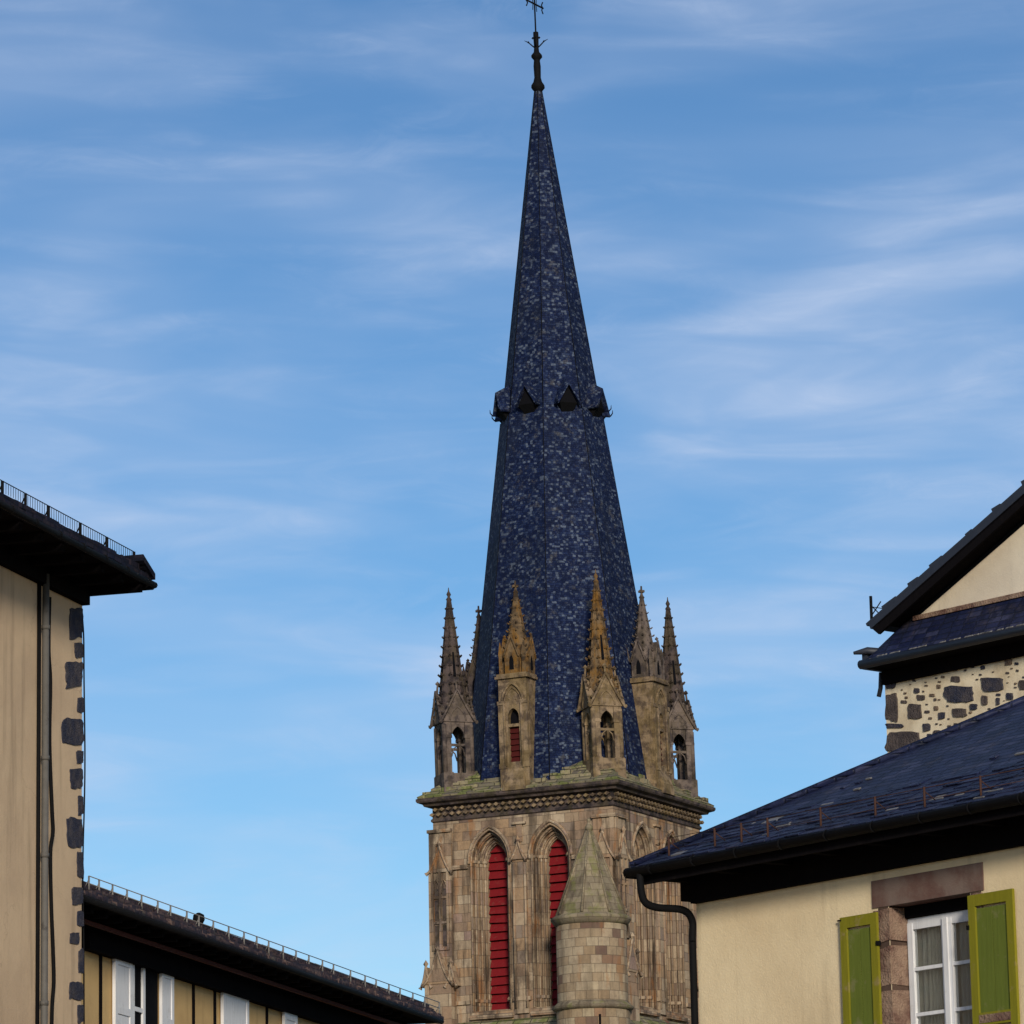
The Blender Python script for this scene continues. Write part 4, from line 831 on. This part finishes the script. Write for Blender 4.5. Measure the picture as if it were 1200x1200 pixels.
for (a_, b_), nm in (((sL + .06, mid - .02), 'left'), ((mid + .02, sR - .06), 'right')):
    m = MB(); N_ = 46; rows = []
    for zz, amp, pin in ((zlt - .16, .012, .0), (zlt - .45, .018, .0), (zlt - 1.1, .022, .0), (zlb + .1, .022, .0)):
        rows.append([m.add(U0 + d3 * (a_ + (b_ - a_) * i / N_) + Zv * (zz - (.03 * (i / N_) if zz > zlt - .2 else 0)) + n3 * (fo - .09 + amp * math.sin(i * 1.15 + 1.6 * math.sin(i * .21 + zz * .3)))) for i in range(N_ + 1)])
    for r_a, r_b in zip(rows, rows[1:]):
        for i in range(N_): m.face((r_a[i], r_a[i + 1], r_b[i + 1], r_b[i]), smooth=True)
    o = m.build('curtain', M['curtain']); o['label'] = 'pale grey net curtain behind the %s half of the green shuttered window' % ('left, fully visible' if nm == 'left' else 'right, partly hidden'); o['category'] = 'curtain'; o['group'] = 'curtains in the cream house window'
# shutters
def shutter(u0, u1, vt, mat_worn):
    s0, _ = c_s(u0, 1110, .05); s1, _ = c_s(u1, 1110, .05); _, zt = c_s((u0 + u1) / 2, vt, .05); zl = zt - 1.95; f = .085
    m = MB(); o0, o1 = .022, .05
    cbox(m, s0, s0 + f, zl, zt, o0, o1); cbox(m, s1 - f, s1, zl, zt, o0, o1)
    rails = [(zt - .10, zt), (zt - 1.14, zt - 1.03), (zl, zl + .12)]
    for a_, b_ in rails: cbox(m, s0 + f, s1 - f, a_, b_, o0, o1 - .001)
    sh = m.build('shutter', M['olive'], cream)
    m = MB()
    for a_, b_ in ((rails[1][1], rails[0][0]), (rails[2][1], rails[1][0])):
        w_ = (s1 - s0 - 2 * f); nb = 2
        for i in range(nb): cbox(m, s0 + f + w_ * i / nb + .003, s0 + f + w_ * (i + 1) / nb - .003, a_ + .002, b_ - .022, o0 + .003, o1 - .020)
    m.build('panel', M['green'], sh)
    m = MB(); cbox(m, s0 + f, s1 - f, rails[1][0] + .02, rails[1][1] - .02, o1 - .0005, o1 + .003) if mat_worn else None
    if mat_worn: m.build('bare_wood_patch', M['jamb'], sh)
    for z in (zt - .3, zl + .3):
        m = MB(); m.obox(U0 + d3 * ((s1 - .01) if not mat_worn else s0 - .02) + n3 * .02 + Zv * z, d3 * .03, n3 * .04, Zv * .04); m.build('hinge', M['black'], sh)
    if not mat_worn:
        m = MB(); m.tube([U0 + d3 * (s0 - .05) + n3 * .03 + Zv * (zt - .02), U0 + d3 * (s0 + .02) + n3 * .055 + Zv * (zt - .025)], .008, 5); m.build('hook', M['black'], sh); m = MB(); m.tube([U0 + d3 * (s0 - .0) + Zv * (zt - 1.1) + n3 * .03, U0 + d3 * (s0 + .03) + Zv * (zt - 1.08) + n3 * .075], .022, 6); m.build('catch', M['black'], sh)
shutter(985, 1028, 1072, False); shutter(1136, 1189, 1045, True)

# ================================================================== STONE HOUSE (behind, upper right)
P0 = atY(1015, 779, 54.0); Q = onz(1200, 739, P0.z); d4 = (Q - P0).normalized(); n4 = Vector((d4.y, -d4.x, 0))
PW4 = P0 - n4 * .36; c0 = onpl(1038, 830, PW4, n4); K0 = Vector((c0.x, c0.y, 0))
sth = thing('stone_house', 'rubble stone gabled house with pale gable and dark slate pent roof behind the cream house', 'house', (K0.x, K0.y, 0), math.atan2(d4.y, d4.x))
def Dp(u, v, off=0.0): return onpl(u, v, K0 + n4 * off, n4)
def d_s(u, v, off=0.0): p = Dp(u, v, off); return (p - K0).dot(d4), p.z
z4 = P0.z; L4 = 11.0; b4 = (P0 - K0).dot(d4)
m = MB(); m.obox(K0 - n4 * 9, d4 * L4, n4 * 9, Zv * (z4 - .01)); rng = random.Random(21); placed = []
def put(u0, u1, v0, v1, mi, th=.02):
    m.cur = mi + 1; stone(m, [Dp(u0, v1), Dp(u1, v1), Dp(u1, v0), Dp(u0, v0)], n4, th, rng); placed.append((u0, u1, v0, v1))
for q in [(1038.5, 1051, 781, 807, 0), (1038.5, 1052, 811, 846, 1), (1038.5, 1079, 856, 882, 1), (1038.5, 1060, 848, 853, 0), (1065, 1081, 824, 842, 1), (1107, 1143, 804, 823, 0), (1151, 1178, 794, 810, 0), (1117, 1134, 830, 840, 1), (1100, 1108, 835, 843, 0), (1082, 1091, 848, 857, 0), (1137, 1146, 825, 832, 0), (1168, 1172, 818, 826, 0), (1180, 1188, 812, 820, 0), (1195, 1215, 797, 808, 1), (1151, 1158, 815, 826, 1), (1072, 1078, 806, 812, 0), (1094, 1104, 856, 865, 1), (1038.5, 1064, 886, 915, 0)]: put(*q)
for i in range(900):
    u = rng.uniform(1054, 1290); w_ = rng.choice((2.5, 3.5, 5, 7, 10)) * rng.uniform(.7, 1.2); h_ = w_ * rng.uniform(.5, .9); v = rng.uniform(770, 960)
    if any(u < b + 1.6 and u + w_ > a - 1.6 and v < d_ + 1.5 and v + h_ > c - 1.5 for a, b, c, d_ in placed): continue
    put(u, u + w_, v, v + h_, rng.choice((0, 1, 1, 2, 2)), .012)
m.build('wall', [M['mortar'], M['basalt'], M['basalt2'], M['fieldstone']], sth)
# pent roof across the gable
zr = Dp(1062, 731).z; H4 = zr - z4
m = MB(); e = P0 + Zv * .03
wl0 = Vector((K0.x, K0.y, zr)) + d4 * (d_s(1062, 731)[0])
wl1 = Vector((K0.x, K0.y, zr)) + d4 * L4; e1 = Vector((K0.x, K0.y, z4 + .03)) + n4 * .36 + d4 * (L4 + .2)
m.hexa([e, e1, wl1, wl0], [p + Zv * .035 for p in (e, e1, wl1, wl0)]); m.poly([e, wl0, Vector((wl0.x, wl0.y, z4 + .03)) - d4 * .2])
m.cur = 1; rng2 = random.Random(2)
for i in range(70):
    t = rng2.uniform(.1, 4); m.obox(e + Zv * .03 + d4 * t, d4 * rng2.uniform(.03, .09), (wl0 - e).normalized() * .03, Zv * .014)
m.build('pent_roof', [M['slate'], M['zinc']], sth)
m = MB(); m.obox(P0 - Zv * .05, d4 * (L4 + .2), -n4 * .36, Zv * .06); m.obox(P0 - n4 * .33 - Zv * .16, d4 * (L4), -n4 * .07, Zv * .11)
zf = d_s(1100, 790)[1]; m.obox(Vector((K0.x, K0.y, zf)) + n4 * .002, d4 * L4, n4 * .05, Zv * (z4 - zf - .05)); m.build('soffit', M['wood'], sth)
m = MB(); gp = P0 + n4 * .05 + Zv * .0; m.tube([gp - d4 * .05, gp + d4 * L4], .06, 10); m.obox(gp - d4 * .12 - n4 * .1 - Zv * .04, d4 * .08, -n4 * 4, Zv * .2)
m.tube([gp - d4 * .12 + Zv * .16 + n4 * .05, gp - d4 * .02 + Zv * .19 - n4 * .1, gp + d4 * .14 + Zv * .16 - n4 * .2], [.02, .05, .05], 6); m.tube([K0 + Zv * (z4 - .05) - d4 * .06, K0 + Zv * (z4 - .25) - d4 * .08, K0 + Zv * (z4 - .36) - d4 * .12], .03, 6)
m.build('gutter', M['metal'], sth)
# gable wall and verge
OV = .38
va = Dp(1020, 737, OV); vb = Dp(1200, 578, OV); run = (vb - va).dot(d4); rise = vb.z - va.z; sl = rise / run
sa = (va - K0).dot(d4); half = 5.2; apx = sa + half; zap = va.z + sl * half
m = MB(); gz = zr - .02
sb = sa + max(0.05, (gz - va.z + .10) / sl)
m.prism([K0 + d4 * s_ + Zv * z_ for s_, z_ in ((max(.0, sb), gz), (2 * apx - sb, gz), (apx, zap - .12))], -n4 * .3); m.build('gable_wall', M['gable'], sth)
s0_, z0_ = d_s(1076, 722, .05); m = MB(); m.obox(K0 + Zv * (z0_ - .045) + d4 * (s0_ - .1), d4 * 8, n4 * .05, Zv * .06); m.build('ledge', M['jamb'], sth)
m = MB(); tv = Vector((0, 0, .17)); dirv = (d4 + Zv * sl).normalized(); upv = -n4.cross(dirv); upv = upv if upv.z > 0 else -upv
b0 = Vector((va.x, va.y, va.z)); apP = K0 + d4 * apx + n4 * OV + Zv * zap
m.prism([b0, apP, apP + upv * .07, b0 + upv * .07], -n4 * 9)
m.prism([b0 + upv * .071 - dirv * .04, apP + upv * .071, apP + upv * .11, b0 + upv * .11 - dirv * .04], -n4 * 9.0)
e2 = K0 + d4 * (2 * apx - sa) + n4 * OV + Zv * va.z
m.prism([apP, e2, e2 + Zv * .15, apP + Zv * .15], -n4 * 9)
t = .3
while t < 4.5:
    l_ = random.uniform(.12, .3); m.prism([b0 + dirv * t + upv * .11, b0 + dirv * (t + l_) + upv * .11, b0 + dirv * (t + l_) + upv * .125, b0 + dirv * t + upv * random.uniform(.125, .165)], -n4 * random.uniform(.3, 1.2)); t += random.uniform(.35, .9)
ro = m.build('roof', M['metal'], sth)
m = MB(); m.prism([b0 - upv * .10 + d4 * .1, apP - upv * .10, apP - upv * .003, b0 - upv * .003 + d4 * .03], -n4 * .04); m.prism([b0 - upv * .03 + dirv * .15 , apP - upv * .03, apP - upv * .004, b0 - upv * .004 + dirv * .15], -n4 * (OV + .02) ); m.build('verge_board', M['wood'], ro)
m = MB(); pb = b0 + d4 * .005 + upv * .09 - n4 * .06
m.tube([pb - Zv * .05, pb + Zv * .36], .020, 6); m.tube([pb + Zv * .24, pb + d4 * .15 + Zv * .10], .008, 5); m.tube([pb + Zv * .1, pb + d4 * .18 + Zv * .26], .008, 5)
for i in range(5):
    q = pb - n4 * (.8 + .8 * i); m.tube([q, q + Zv * .24], .014, 6)
m.tube([pb + Zv * .22, pb + Zv * .22 - n4 * 4.0], .006, 5); m.build('snow_guard', M['black'], ro)
